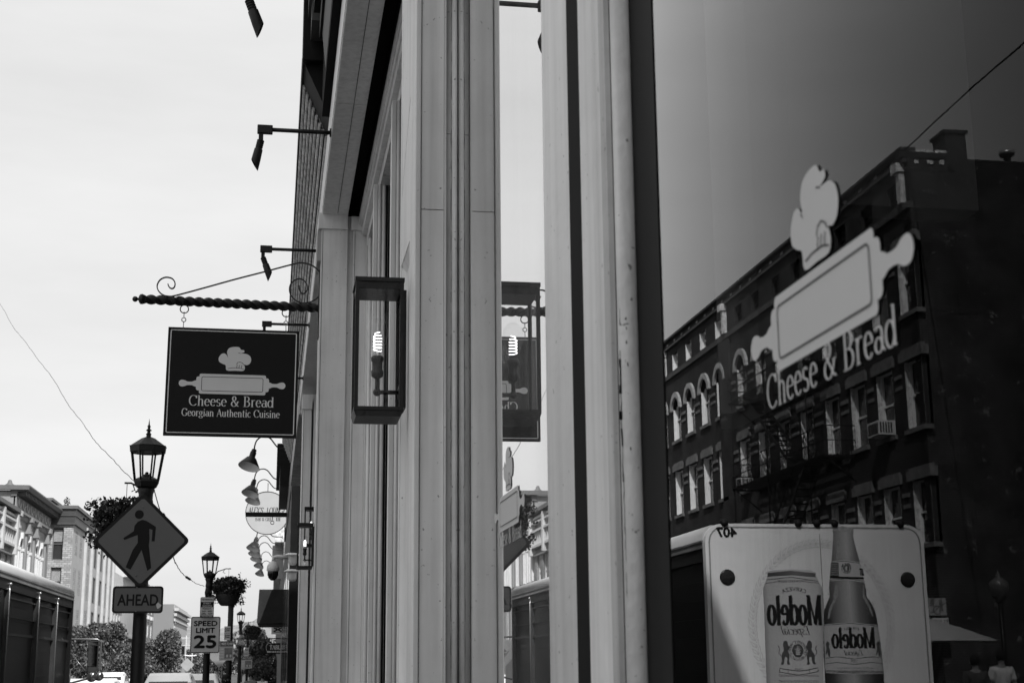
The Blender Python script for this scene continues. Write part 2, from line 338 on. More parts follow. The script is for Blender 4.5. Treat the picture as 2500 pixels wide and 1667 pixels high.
def smooth_loop(pts, k=4):
    n = len(pts); out = []
    for i in range(n):
        p0, p1, p2, p3 = pts[i-1], pts[i], pts[(i+1) % n], pts[(i+2) % n]
        for j in range(k):
            t = j/k; t2 = t*t; t3 = t2*t
            out.append(tuple(.5*((2*p1[c])+(-p0[c]+p2[c])*t+(2*p0[c]-5*p1[c]+4*p2[c]-p3[c])*t2+(-p0[c]+3*p1[c]-3*p2[c]+p3[c])*t3) for c in (0, 1)))
    return out
# ================================================================== STRUCTURE: ground, road, pavements, hill
asphalt = mat('asphalt', .045, .9, .3, 2.0, .4, 60); concrete = mat('pavement_concrete', .11, .85, .2, 1.2, .3, 50)
tag(B(-3000, 3000, -300, 3000, -.6, -.14).build('ground', mat('far_ground', .06, .95, .3, .05)), kind='structure')
tag(B(-14.6, -2.1, -60, 420, -.3, -.13).build('road', asphalt), kind='structure')
tag(B(-2.25, -2.1, -60, 300, -.3, .0).build('kerb', mat('kerb_stone', .35, .8)), kind='structure')
pv = B(-2.1, .36, -60, 300, -.3, -.012).build('pavement', concrete, kind='structure')
slab = B(-2.1, .3, 0, 1.19, -.012, 0); s0 = None
for i in range(40):
    if s0 is None: s0 = slab.build('paving_slab', concrete, pv); s = s0
    else: s = s0.copy(); link(s); s.parent = pv
    s.location = (0, 2+i*1.2, 0)
tag(B(-18.4, -14.6, -60, 400, -.3, .0).build('far_pavement', concrete), kind='structure')
# hill far beyond the street
hb = MB(); nx, ny = 90, 24; rows = []
for j in range(ny+1):
    r = []
    for i in range(nx+1):
        x = -420+840*i/nx; y = 620+500*j/ny
        z = (33+9*math.sin(x*.012+.8)+5*math.sin(x*.05)+2.2*math.sin(x*.21+j)+random.uniform(0, 2.2))*math.sin(math.pi*min(j/ny*1.1, 1)*.5+.02)
        r.append((x, y, z-6))
    rows.append(hb.addv(r))
for j in range(ny):
    for i in range(nx): hb.face((rows[j]+i, rows[j]+i+1, rows[j+1]+i+1, rows[j+1]+i), True)
hill = hb.build('hill', mat('hill_woods', .16, .95, .35, .12, 1.0, .4), kind='structure')

# ================================================================== THE PAINTED SHOPFRONT
paint = mat('shop_paint', .68, .5, .10, 2.4, .12, 22, speck=.30, streak=.20)
paint2 = mat('shop_paint_worn', .66, .55, .16, 5, .15, 60, speck=.45, streak=.36)
black = mat('black_gap', .006, .8, 0); dark = mat('dark_metal', .008, .5, .2, 9, .1, 60)
shopglass = glass('shop_glass', 2.4, 9.6, 1.52, .88); shopglass2 = glass('side_glass', 2.0, 5.2, 1.52, .88, cap=.78)
shop = thing('shopfront_building', 'pale painted wooden shopfront with tall glass panes, pilasters and deep fascia', 'building', (1.0, 3, 0))
def part(mb, name, m=None, par=None, **k): return mb.build(name, m or paint, par or shop, **k)
YN = 3.80; YE = 4.28; YF = 12.78
# --- near pilaster: core, boards with open joints, street-side recessed panel
pil = part(B(.385, .80, YN+.018, YE-.002, 0, 4.38), 'pilaster')
part(MB().bbox(.365, .3815, YN, YN+.10, 0, 4.385, .0025), 'corner_board', par=pil)
part(B(.383, .4465, YN+.006, YN+.018, 0, 2.845), 'board', par=pil); part(B(.383, .4465, YN+.006, YN+.018, 2.848, 4.385), 'board', par=pil)
part(B(.4475, .4525, YN-.004, YN+.018, 0, 4.385), 'edge_strip', par=pil)
gp = mat('darker_paint', .46, .6, .2, 4, .15, 40, speck=.5, streak=.4); part(B(.4535, .468, YN+.010, YN+.018, 0, 3.075), 'board', gp, pil); part(B(.4535, .468, YN+.010, YN+.018, 3.077, 4.385), 'board', gp, pil); part(B(.3818, .3828, YN+.004, YN+.017, 0, 4.38), 'dark_joint', black, pil); part(B(.4528, .4534, YN+.004, YN+.017, 0, 4.38), 'dark_joint', black, pil)  # second boards painted darker than their neighbours, with specks and streaks
q = MB(); q.tube([(.4785, YN+.012, 0), (.4785, YN+.012, 4.38)], .0100, 14); part(q, 'quarter_round', paint2, pil); part(B(.4855, .4869, YN+.004, YN+.0119, 0, 4.38), 'dark_joint', black, pil)
q = MB(); z = 0                                                     # the long split beside the quarter round
pts = []
while z < 4.3: pts.append((.469+random.uniform(-.0008, .0008), YN+.0088, z)); z += .03
for a, b in zip(pts, pts[1:]):
    w = random.choice((.0006, .0011, .0016)); q.poly([(a[0]-w, a[1], a[2]), (a[0]+w, a[1], a[2]), (b[0]+w, b[1], b[2]), (b[0]-w, b[1], b[2])])
part(q, 'paint_crack', black, pil)
# street side
part(MB().box(.365, .385, YN+.101, YN+.155, 0, 4.385), 'stile', par=pil); part(B(.365, .385, YE-.05, YE, 0, 4.385), 'stile', par=pil)
part(B(.3655, .385, YN+.155, YE-.05, 2.80, 4.385), 'rail', par=pil)
part(B(.380, .386, YN+.155, YE-.05, 0, 2.80), 'recessed_panel', par=pil)
q = MB(); q.prism([(.367, YN+.156), (.380, YN+.156), (.380, YN+.176)], 'z', .4, 2.79); q.prism([(.380, YE-.072), (.380, YE-.052), (.367, YE-.052)], 'z', .4, 2.79)
q.poly([(.380, YN+.156, 2.77), (.380, YE-.052, 2.77), (.367, YE-.052, 2.80), (.367, YN+.156, 2.80)]); part(q, 'panel_moulding', par=pil)
q = MB(); q.poly([(.3652, YN+.16, 3.24), (.3652, YE-.06, 3.02), (.3640, YE-.06, 3.028), (.3640, YN+.16, 3.248)]); part(q, 'scratch', paint2, pil)
# --- mullion between the two glazed bays: bullnose post, black gap, square post
def partm(mb, name, m=None, par=None, **k):
    mb.v = [Vector((min(v.x*1.0285, .4868) if v.x < .55 else v.x, v.y*1.0285, v.z)) for v in mb.v]
    return part(mb, name, m, par, **k)
mu = partm(B(.470, .60, 1.80, 2.302, 0, 4.385), 'mullion', black)
q = MB(); n = 10
prof = [(.478, 2.302)]+[(.447-.016*math.sin(math.pi*(i/n)**.8), 2.302-(2.302-2.064)*i/n) for i in range(n+1)]+[(.478, 2.064)]
q.prism(prof[::-1], 'z', 0, 4.385, True); partm(q, 'bullnose_post', par=mu); partm(B(.4385, .4699, 1.963, 2.063, 0, 4.385), 'gap_shade_fill', black, mu)  # black fill between the posts stands in for the deep shade of the gap
q = MB(); q.prism([(.435, 1.962), (.435, 1.872), (.4375, 1.866), (.4375, 1.84), (.470, 1.84), (.470, 1.962)][::-1], 'z', 0, 4.385); partm(q, 'square_post', par=mu)
q = MB(); q.prism([(.4376, 1.8395), (.4376, 1.8065), (.4450, 1.8055), (.4450, 1.8395)][::-1], 'z', 0, 4.385); partm(q, 'stop_board', mat('darker_paint', .46, .6, .2, 4, .15, 40, speck=.5, streak=.4), mu)  # shade on this side board is put in as a darker paint colour
partm(B(.4451, .4462, 1.8065, 1.83, 0, 4.385), 'dark_joint', black, mu)
q = MB(); q.prism([(.4463, 1.806)]+[(.462+.0155*math.cos(math.radians(a)), 1.806+.013*math.sin(math.radians(a))) for a in range(180, 361, 15)]+[(.4775, 1.806)], 'z', 0, 4.385, True); partm(q, 'bead_moulding', paint2, mu)
B(.4855, .4868, 1.728, 1.8573, .55, 4.0).build('dark_reflection_strip', mat('reflection_black', .008, .6, .1), mu)  # added black strip on the glass, standing in for the mullion's dark reflection
q = MB(); z = .3; pts = []; x = .4485                               # flaked split down the bead
while z < 4.5: pts.append((x+.0012*math.sin(z*9)+random.uniform(-.0006, .0006), z)); z += .012
for a, b in zip(pts, pts[1:]):
    if a[1] > 2.07 or (a[1] > 1.99 and random.random() < .45): continue
    w = random.choice((.0004, .0006, .0009)) if not 1.88 < a[1] < 2.0 else random.choice((.0005, .0012, .002, .0008)); q.poly([(a[0]-w, 1.7995, a[1]), (a[0]+w, 1.7995, a[1]), (b[0]+w, 1.7995, b[1]), (b[0]-w, 1.7995, b[1])])
for k in range(46):
    z = random.uniform(1.75, 2.06); y0 = 1.7925; a = random.uniform(-.001, .007); s = random.uniform(.0006, .0022)
    q.poly([(.4495+a, 1.7990-a*.9, z), (.4495+a+s*.6, 1.7990-a*.9-.0004, z+s), (.4495+a+s*.3, 1.7990-a*.9, z+s*3.2), (.4495+a-s*.4, 1.7990-a*.9, z+s*2)])
partm(q, 'paint_crack', black, mu)
# --- glazing of the two near bays
pane1 = part(B(GX, GX+.008, -1.7, 1.857, .55, 4.0), 'window_pane', shopglass)
pane2 = part(B(GX, GX+.008, 2.366, YN+.012, .55, 4.0), 'window_pane', shopglass2)
part(B(.43, .60, -1.8, 1.85, 0, .55), 'stall_riser'); part(B(.43, .60, 2.37, YN+.01, 0, .55), 'stall_riser')
part(B(.42, .60, -1.8, YN+.018, 4.0, 4.385), 'transom_beam')
part(B(.37, .80, -2.4, -1.8, 0, 4.385), 'pilaster')
def part(mb, name, m=None, par=None, **k):                        # everything from here on stands on the outer line of the facade
    K = .68; mb.v = [Vector((v.x*K, v.y*K, 1.6+(v.z-1.6)*K if v.z > .25 else 0.0)) for v in mb.v]
    return mb.build(name, m or paint, par or shop, **k)
# --- door and window bay set back behind the line of the pilasters
XG = .84
part(B(XG, XG+.008, YE, YF, .2, 5.45), 'window_pane', glass('bay_glass', 2.0, 5.0, 1.52, .8))
part(B(.70, XG+.05, YE, 12.6, 0, .2), 'threshold')
hd = part(B(.705, XG+.05, YE, YF, 5.60, 5.70), 'head_rail'); part(B(.735, XG+.05, YE, YF, 5.50, 5.60), 'head_moulding', par=hd); part(B(.775, XG+.05, YE, YF, 5.40, 5.50), 'head_moulding', paint2, hd)
q = MB(); q.tube([(.735, YE, 5.60), (.735, YF, 5.60)], .02, 10); part(q, 'bead_moulding', par=hd)
def post(x_left, x_right, top, first=False):
    y = atX(x_left, 1100, .725).y; w = .07
    p = part(B(.745, XG, y, y+.12, .2, top), 'mullion')
    part(B(.725, .752, y-.01, y+.10, .2, top), 'square_post', par=p)
    q = MB(); q.tube([(.772, y-.004, .2), (.772, y-.004, top)], .014, 10); part(q, 'bead_moulding', par=p)
    q = MB(); q.tube([(.806, y-.002, .2), (.806, y-.002, top)], .017, 10); part(q, 'bead_moulding', paint2, p)
    part(B(.788, .793, y-.003, y+.002, .2, top), 'groove', black, p); part(B(.823, XG-.001, y-.001, y+.002, .2, top), 'groove', black, p)
post(905, 947, 5.4); post(949, 977, 5.4)
p = part(B(.80, XG, 12.50, 12.62, .2, 5.4), 'jamb_moulding', paint2); q = MB(); q.tube([(.80, 12.5, .2), (.80, 12.5, 5.4)], .02, 10); part(q, 'bead_moulding', par=p)
part(B(.775, .782, 12.6, 12.64, 5.02, 5.36), 'hinge', dark)
# --- far pilaster of the bay
def far_pilaster(y, x0, x1, z1, capital=True):
    p = part(B(x0, x1, y, y+.52, 0, z1), 'pilaster')
    part(B(x0+.012, x0+.016, y-.0015, y+.002, 0, z1-.16), 'groove', black, p)
    if capital:
        part(B(x0-.03, x1-.002, y-.03, y+.54, z1-.15, z1-.001), 'capital', par=p)
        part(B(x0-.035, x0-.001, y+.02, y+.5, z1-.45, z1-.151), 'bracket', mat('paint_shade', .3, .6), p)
    return p
fp = far_pilaster(YF, .358, .60, 5.70)
part(B(.601, .65, YF+.05, YF+.5, 0, 5.7), 'jamb_board', par=fp); part(B(.651, .775, YF+.01, YF+.5, 0, 5.55), 'jamb_board', par=fp)
part(B(.632, .79, YF-.02, YF+.5, 5.55, 5.68), 'jamb_cap', par=fp); part(B(.668, .671, YF+.007, YF+.012, 0, 5.55), 'groove', black, fp)
part(B(.776, .84, YF-.25, YF+.5, 0, 5.5), 'jamb_board', paint2, fp)
# --- second bay and its pilaster
part(B(.66, .70, 13.31, 20.9, 0, 5.5), 'window_pane', glass('bay_glass'))
part(B(.46, .50, 15.0, 15.2, 0, 5.6), 'jamb_board'); part(B(.42, .47, 13.9, 13.96, 0, 5.6), 'jamb_board')
p3 = far_pilaster(20.9, .375, .50, 5.5, False); part(B(.36, .505, 20.87, 21.45, 5.28, 5.5), 'capital', par=p3)
part(B(.53, .62, 20.9, 21.4, 0, 5.5), 'jamb_board', par=p3)
part(B(.40, .66, 21.4, 23.0, 0, 5.6), 'pilaster')
# --- fascia beam over the bays: face boards, soffit, black slot
fa = part(B(.362, .60, -2.4, 10.05, 5.70, 6.08), 'fascia'); part(B(.362, .60, 10.053, 23.3, 5.70, 6.08), 'fascia')
for y0, y1 in ((-2.4, 3.3), (3.303, 7.2), (7.203, 10.04), (10.06, 12.8)): part(B(.366, .585, y0, y1, 5.688, 5.699), 'soffit_board', par=fa)
part(B(.3595, .3618, -2.4, 23, 5.73, 5.735), 'groove', black, fa); part(B(.50, .503, -2.4, 12.7, 5.685, 5.69), 'groove', black, fa)
part(B(.60, .705, YE, YF, 5.86, 5.9), 'shutter_slot', black); part(B(.60, .602, YE, YF, 5.7, 5.86), 'shutter_slot', black); part(B(.703, .705, YE, YF, 5.705, 5.86), 'shutter_slot', black)
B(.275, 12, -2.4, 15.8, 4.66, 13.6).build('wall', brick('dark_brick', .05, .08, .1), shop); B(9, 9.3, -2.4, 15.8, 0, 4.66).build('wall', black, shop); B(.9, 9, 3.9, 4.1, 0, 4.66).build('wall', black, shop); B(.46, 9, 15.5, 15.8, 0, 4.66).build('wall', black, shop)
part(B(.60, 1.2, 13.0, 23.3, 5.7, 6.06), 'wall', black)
# peeled fascia continuing over the next unit
q = part(B(.345, .60, 23.3, 33, 5.62, 6.08), 'fascia', mat('peeled_paint', .5, .7, .35, 7, .6, 40, speck=1.2, streak=.5))
# --- ribbed cornice: separate moulding runs stepping outwards, dark gaps between
ridge = mat('cornice_paint', .55, .6, .5, 8, .8, 30, speck=1.3, streak=.3)
part(B(.365, .40, 11.9, 33, 6.10, 6.7), 'cornice_core', black); part(B(.14, .40, 11.9, 33, 6.62, 6.7), 'cornice_core', black)
cz = [(.345, 6.10), (.312, 6.16), (.282, 6.22), (.254, 6.29), (.226, 6.36), (.198, 6.43), (.170, 6.50), (.142, 6.57)]
for i, (x, z) in enumerate(cz):
    q = MB(); q.prism([(x+.10, z+.04), (x+.10, z), (x+.022, z-.008), (x+.008, z), (x, z+.012), (x, z+.032)][::1], 'y', 11.9, 33, False)
    part(q, 'cornice_moulding', ridge)
    q = MB(); q.box(x+.0225, x+.034, 11.9, 33, z-.010, z+.02); part(q, 'groove', black)
part(B(.128, .30, 11.9, 33, 6.61, 6.85), 'cornice_crown', mat('cornice_dark', .010, .6, .4, 6))
cd = mat('cornice_dark')
br = part(B(.13, .40, 11.35, 11.9, 6.60, 7.6), 'cornice_bracket', cd)
part(MB().prism([(.15, 6.60), (.38, 6.60), (.38, 6.10)], 'y', 11.45, 11.9), 'cornice_bracket', cd)
for (x, z0, z1, y0) in ((.19, 6.75, 6.95, 10.9), (.165, 6.95, 7.15, 10.85), (.14, 7.15, 7.4, 10.8)): part(B(x, .45, y0, 11.3, z0, z1), 'cornice_moulding', mat('cornice_grey', .05, .6, .3, 6), br)
part(B(.30, .42, -2.4, 11.34, 6.09, 6.75), 'cornice_core', black)
for x, z0, z1 in ((.30, 6.3, 6.5), (.25, 6.5, 6.72), (.20, 6.72, 7.0), (.15, 7.0, 7.3)): part(B(x, .5, -2.4, 10.7, z0, z1), 'cornice_moulding', cd)
q = MB(); q.prism([(.30, 6.2), (.30, 6.5), (.27, 6.5)], 'y', -2.4, 10.6); part(q, 'cornice_moulding', mat('cornice_grey'))
def part(mb, name, m=None, par=None, **k): return mb.build(name, m or paint, par or shop, **k)
# --- the room behind the glass
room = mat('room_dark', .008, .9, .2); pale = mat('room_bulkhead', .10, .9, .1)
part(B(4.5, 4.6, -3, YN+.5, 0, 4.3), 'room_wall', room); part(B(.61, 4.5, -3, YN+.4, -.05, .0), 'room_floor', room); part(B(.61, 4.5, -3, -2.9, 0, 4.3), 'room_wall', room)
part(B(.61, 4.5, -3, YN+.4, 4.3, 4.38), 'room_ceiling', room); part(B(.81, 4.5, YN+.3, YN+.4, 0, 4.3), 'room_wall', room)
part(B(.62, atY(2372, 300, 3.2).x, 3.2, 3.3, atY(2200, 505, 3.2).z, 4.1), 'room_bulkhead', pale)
for k, (u0, u1) in enumerate(((1612, 1690), (1692, 1845))):
    y1 = atX(u0, 300, .80).y; y0 = atX(u1, 300, .80).y; q = MB()
    m_ = 7; pr = [(.80+.012*math.cos(i*math.pi), y1-(y1-y0)*i/m_) for i in range(m_+1)]+[(.86, y0), (.86, y1)]
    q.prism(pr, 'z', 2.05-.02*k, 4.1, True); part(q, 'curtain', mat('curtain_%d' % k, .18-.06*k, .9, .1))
# --- chef's hat and rolling pin, drawn once for the board and the two window decals
HAT = smooth_loop([(785, 955), (776, 916), (752, 905), (726, 888), (722, 858), (742, 828), (766, 824), (788, 842), (782, 812), (796, 782), (832, 770), (872, 772), (886, 790), (908, 794), (912, 808), (896, 816), (884, 820), (925, 822), (955, 838), (966, 868), (956, 898), (932, 910), (914, 906), (921, 930), (909, 955), (850, 956)], 3)
def logo(mb_ink, mb_line, o, ux, uy, s, hat_s=1.0, hat_dy=0.0, lift=.0012, hat_dx=0.0):
    f = lambda p: ((p[0]+hat_dx-832)*s, -(p[1]-1063)*s)
    h = [f((844+(x-844)*hat_s, 955+(y-955)*hat_s+hat_dy)) for x, y in HAT]
    flat(mb_ink, h, o, ux, uy, lift)
    R = lambda x0, y0, x1, y1, r, l: flat(mb_ink, [( (x0+x1)/2*s-832*s+a, -((y0+y1)/2-1063)*s+b) for a, b in rrect((x1-x0)*s, (y1-y0)*s, r*s)], o, ux, uy, l)
    R(585, 986, 1082, 1140, 12, lift); R(562, 1008, 1106, 1116, 16, lift+.0002)
    for sg in (-1, 1):
        hp = [(265, 26), (300, 14), (335, 14), (352, 22), (372, 26), (388, 22), (398, 8), (398, -8), (388, -22), (372, -26), (352, -22), (335, -14), (300, -14), (265, -26)]
        flat(mb_ink, [(sg*a*s, b*s) for a, b in smooth_loop(hp, 2)], o, ux, uy, lift+.0003)
    strokes(mb_line, [((x)*s, (y)*s) for x, y in rrect(458, 108, 12)], 4*s, o, ux, uy, lift+.0009, closed=True)
    L = lambda pts: strokes(mb_line, [f((844+(x-844)*hat_s, 955+(y-955)*hat_s+hat_dy)) for x, y in pts], 3.4*s, o, ux, uy, lift+.0009)
    L([(795, 940), (830, 934), (880, 934), (912, 942)]); L([(857, 908), (864, 892), (882, 886), (900, 894), (912, 908)])
    for k in range(3): L([(864+17*k, 912), (859+18*k, 924), (861+17*k, 936)])
    L([(784, 842), (790, 850)]); L([(884, 820), (868, 816)])
def decal(par, yc, label):
    ink = MB(); ln = MB(); o = Vector((GX-.0012, yc, 1.915)); ux, uy = -EY, EZ; s = .000487
    logo(ink, ln, o, ux, uy, s, 1.0, 20, .0004, -24)
    put_text(ink, serif('Cheese & Bread', .10, .03), o+EZ*-.070, ux, uy, width=.306, height=.0335, lift=.0005)
    d = ink.build('window_decal', mat('decal_film', .50, .6, .05), par, label); ln.build('decal_line', mat('decal_gap', .05, .7, 0), d)
decal(pane1, 1.192, 'sharp pale decal low on the large pane'); decal(pane2, 2.955, 'pale decal close to the pilaster')
# ================================================================== WALL LANTERNS
def make_lantern(loc, label):
    # local origin: middle of the back plate on the wall, lantern projects to -x
    t = thing('wall_lantern', label, 'lantern', (0, 0, 0), 'box lanterns on the shopfront pilasters')
    br_ = mat('bronze', .007, .42, .3, 14, .15, 80, metal=.0, spec=.3)
    lg = glass('lantern_glass', 1.0, .6, 1.45, .99)
    x0, x1, y0, y1, h = -.150, -.010, -.075, .075, .41; w = .011
    MB().box(-.012, 0, -.05, .05, .03, h-.03).build('back_plate', br_, t, local=True)
    fr = MB()
    for a in (x0, x1-w):
        for b in (y0, y1-w): fr.box(a, a+w, b, b+w, .018, h-.012)
    fr.box(x0+w, x1-w, y0, y0+w, .018, .028); fr.box(x0+w, x1-w, y1-w, y1, .018, .028); fr.box(x0, x0+w, y0+w, y1-w, .018, .028); fr.box(x1-w, x1, y0+w, y1-w, .018, .028)
    f = fr.build('frame', br_, t, local=True)
    MB().box(x0-.002, x1+.002, y0-.002, y1+.002, h-.012, h).box(x0+.003, x1-.003, y0+.003, y1-.003, h-.034, h-.0121).build('cap', br_, t, local=True)
    b = MB(); b.prism([(x0+.006, 0), (x1-.006, 0), (x1+.001, .018), (x0-.001, .018)], 'y', y0+.004, y1-.004); b.build('base', br_, t, local=True)
    for (a0, a1, b0, b1) in ((x0+w, x1-w, y0+.005, y0+.007), (x0+w, x1-w, y1-.007, y1-.005), (x0+.005, x0+.007, y0+w, y1-w)):
        MB().box(a0, a1, b0, b1, .028, h-.035).build('glass_pane', lg, t, local=True)
    cx = (x0+x1)/2+.0
    st = MB(); st.tube([(x1, 0, .083), (cx, 0, .083)], .0065, 10); st.ball((cx, 0, .083), .012); st.tube([(cx, 0, .083), (cx, 0, .125)], .0065, 10)
    st.lathe([(.0065, .122), (.017, .130), (.018, .145), (.015, .150), (.015, .172), (.018, .175), (.019, .184), (.016, .190), (0, .190)], (cx, 0, 0), 16); st.lathe([(.0, -.0), (.02, 0), (.02, .006), (0, .006)], (x1-.008, 0, .083), 14, 'x'); st.build('lamp_holder', br_, t, local=True)
    bl = MB(); bl.lathe([(.012, .188), (.014, .20), (.022, .225), (.029, .25), (.031, .268), (.027, .287), (.014, .300), (.004, .304), (0, .304)], (cx, 0, 0), 20); bo = bl.build('bulb', glass('bulb_glass', 1.0, .7, 1.35, .97), t, local=True)
    sp = MB(); pts = []
    for i in range(130):
        a = i*.30; r = .0118 if i < 95 else .0118*(1-(i-95)/60); pts.append((cx+r*math.cos(a), r*math.sin(a), .206+.058*i/130))
    sp.tube(pts, .0014, 6); sp.build('filament', mat('filament', .9, .5, 0, emit=2.2), bo, local=True)
    t.location = loc; return t
lan = make_lantern((.365, 4.09, 2.292), 'nearest box lantern with glowing spiral bulb, on the near pilaster')
lan.rotation_euler = (0, 0, math.radians(0))
K_ = .68
dup(lan, (.358*K_, 13.05*K_, 1.6+.84*K_), 'smaller far lantern low on the second pilaster, partly hidden by its edge', scale=K_)
dup(lan, (.46*K_, 15.05*K_, 1.6+1.2*K_), 'far lantern seen edge-on above the low one, half behind the second pilaster', scale=K_)
# ================================================================== SPOTLIGHTS ON THE FASCIA
def make_spot(tilt, label):
    t = thing('sign_spotlight', label, 'spotlight', (0, 0, 0), 'black spotlights along the fascia')
    m = mat('black_metal', .006, .5, .2, 20, .1, 90, spec=.3)
    q = MB(); q.tube([(0, 0, 0), (-.47, 0, 0)], .0165, 10); q.lathe([(0, 0), (.035, 0), (.035, .012), (0, .012)], (-.012, 0, 0), 14, 'x'); q.build('arm', m, t, local=True)
    MB().bbox(-.58, -.46, -.024, .024, -.034, .030, .008).build('elbow', m, t, local=True)
    q = MB(); q.box(-.568, -.532, -.012, .012, -.11, -.034); q.tube([(-.55, -.02, -.09), (-.55, .02, -.09)], .012, 8); q.build('knuckle', m, t, local=True)
    q = MB(); q.M = Matrix.Translation((-.55, 0, -.09)) @ Matrix.Rotation(tilt, 4, 'Y')
    prof = [(0, 0), (.022, 0)]
    for k in range(4): prof += [(.029, -.006-.017*k), (.029, -.014-.017*k), (.025, -.016-.017*k), (.025, -.02-.017*k)]
    prof += [(.033, -.08), (.036, -.17)]
    q.lathe(prof, (0, 0, 0), 16); b = q.addv([]); n = 16
    ring0 = [(.036*math.cos(2*math.pi*i/n), .036*math.sin(2*math.pi*i/n), -.17) for i in range(n)]
    s = 1 if tilt > 0 else -1
    ring1 = [(x, y, -.215+s*(-x)*1.1) for x, y, z in ring0]
    a = q.addv(ring0); c = q.addv(ring1)
    for i in range(n): j = (i+1) % n; q.face((a+i, a+j, c+j, c+i), True)
    q.build('head', m, t, local=True)
    q = MB(); q.M = Matrix.Translation((-.55, 0, -.09)) @ Matrix.Rotation(tilt, 4, 'Y'); q.lathe([(0, -.165), (.034, -.165)], (0, 0, 0), 16); q.build('lens', mat('lens', .2, .1, 0), t, local=True)
    return t
tl = [('topmost spotlight, at the upper edge of the frame', 8.34, -.40), ('second spotlight from the top, head tilted towards the street', 10.78, .20), ('spotlight just above the scrolled sign bracket', 14.1, -.30), ('spotlight whose arm shows just above the hanging board', 17.35, -.3), ('spotlight mostly hidden behind the hanging board', 20.7, -.3)]
sp1 = make_spot(-.36, tl[0][0]); sp1.location = (.362*K_-.04, tl[0][1]*K_, 1.6+4.14*K_); sp1.scale = (K_,)*3
for i, (lb, y, ti) in enumerate(tl[1:]):
    if i == 0: s = make_spot(ti, lb); s.location = (.362*K_, y*K_, 1.6+4.135*K_); s.scale = (K_,)*3
    else: s = dup(sp1, (.362*K_, y*K_, 1.6+(4.135-.01*i)*K_), lb)
# ================================================================== SCROLL BRACKET AND HANGING BOARD
BY = 12.98
iron = mat('wrought_iron', .006, .4, .2, 20, .2, 60, spec=.4)
bt = thing('sign_bracket', 'black wrought-iron bracket with scrolls and twisted bar above the hanging board', 'bracket', (.36, BY, 4.7))
sc_ = BY/12.41
def bp(u, v): p = atY(u, v, BY); return (p.x, BY, p.z)
a = Vector(bp(342, 730)); b = Vector(bp(783, 752)); b.x = .36
q = MB(); N = 150; prev = None; d = (b-a); 
for i in range(N+1):                                            # square bar twisted about its axis
    c = a+d*i/N; tw = i/N*math.pi*9.5; r = .046; pts = []
    for k in range(4):
        for dr in (0,):
            an = tw+k*math.pi/2; pts.append(c+Vector((0, math.cos(an)*r, math.sin(an)*r)))
    bb = q.addv(pts)
    if prev is not None:
        for k in range(4): q.face((prev+k, prev+(k+1) % 4, bb+(k+1) % 4, bb+k), False)
    prev = bb
q.build('twisted_bar', iron, bt)
q = MB(); c = Vector(bp(330, 730)); q.ball(c, .026); q.tube([c, a], .011, 8)
q.lathe([(.011, 0), (.02, .008), (.011, .016)], c+Vector((.026, 0, 0)), 10, 'x'); q.lathe([(.03, 0), (.045, .012), (.05, .03), (.04, .045)], a+Vector((-.01, 0, 0)), 12, 'x'); q.build('finial', iron, bt)
q = MB(); z0 = lambda x, y: bp(300+x*.3188, 600+y*.3188)
sp_ = [(345, 292), (352, 312), (366, 326), (385, 326), (398, 308), (398, 280), (380, 254), (350, 243), (318, 244), (285, 262), (265, 295), (264, 325), (280, 355), (310, 378), (345, 386), (400, 382)]
sp_ = [sp_[0]]+sp_
def ribbon(q, pts, w=.022, t=.005):
    P = [Vector(z0(*p)) for p in pts]; out = []
    for i in range(len(P)-1):
        p0, p1, p2, p3 = P[max(i-1, 0)], P[i], P[i+1], P[min(i+2, len(P)-1)]
        for j in range(4):
            s = j/4; out.append(.5*((2*p1)+(-p0+p2)*s+(2*p0-5*p1+4*p2-p3)*s*s+(-p0+3*p1-3*p2+p3)*s**3))
    out.append(P[-1]); prev = None
    for i, p in enumerate(out):
        tg = (out[min(i+1, len(out)-1)]-out[max(i-1, 0)]).normalized(); n = Vector((-tg.z, 0, tg.x))
        b_ = q.addv([p+n*t+EY*w/2, p+n*t-EY*w/2, p-n*t-EY*w/2, p-n*t+EY*w/2])
        if prev is not None:
            for k in range(4): q.face((prev+k, prev+(k+1) % 4, b_+(k+1) % 4, b_+k))
        prev = b_
ribbon(q, sp_[1:]+[(640, 318), (860, 257), (1090, 198), (1290, 145), (1360, 132), (1420, 140), (1470, 165), (1505, 205), (1530, 250)]); q.build('scroll_rod', iron, bt)
q = MB(); ribbon(q, [(1350, 305), (1352, 340), (1372, 366), (1395, 362), (1412, 335), (1408, 295), (1380, 262), (1345, 254), (1310, 268), (1282, 300), (1275, 340), (1290, 385), (1325, 420), (1375, 438), (1430, 432), (1480, 408), (1508, 372), (1525, 330)]); q.build('wall_scroll', iron, bt)
MB().box(.345, .3575, BY-.05, BY+.05, 4.55, 5.2).build('wall_plate', iron, bt)
for (x, y) in ((471, 485), (1251, 514)):
    q = MB(); c = Vector(z0(x, y)); R_ = .036*sc_; q.tube([c+Vector((math.cos(k*math.pi/9)*R_, 0, math.sin(k*math.pi/9)*R_)) for k in range(19)], .005, 6); q.build('ring', iron, bt)
bd = thing('hanging_sign', 'black hanging board lettered Cheese & Bread, with chef hat and rolling pin', 'sign', (-.4, BY, 4.1))
TL, TR, BR, BL = [Vector(atY(u, v, BY)) for u, v in ((412, 797.5), (731, 809), (723, 1069), (397, 1061))]
w_ = (TR.x-TL.x+BR.x-BL.x)/2; h_ = (TL.z-BL.z+TR.z-BR.z)/2; cen = (TL+TR+BR+BL)/4; cen.y = BY
ang = -.006; UX = Vector((math.cos(ang), 0, math.sin(ang))); UY = Vector((-math.sin(ang), 0, math.cos(ang)))
signblk = mat('sign_black', .005, .6, .15, 6, .08, 80, spec=.2); cream = mat('sign_cream', .62, .6, .04)
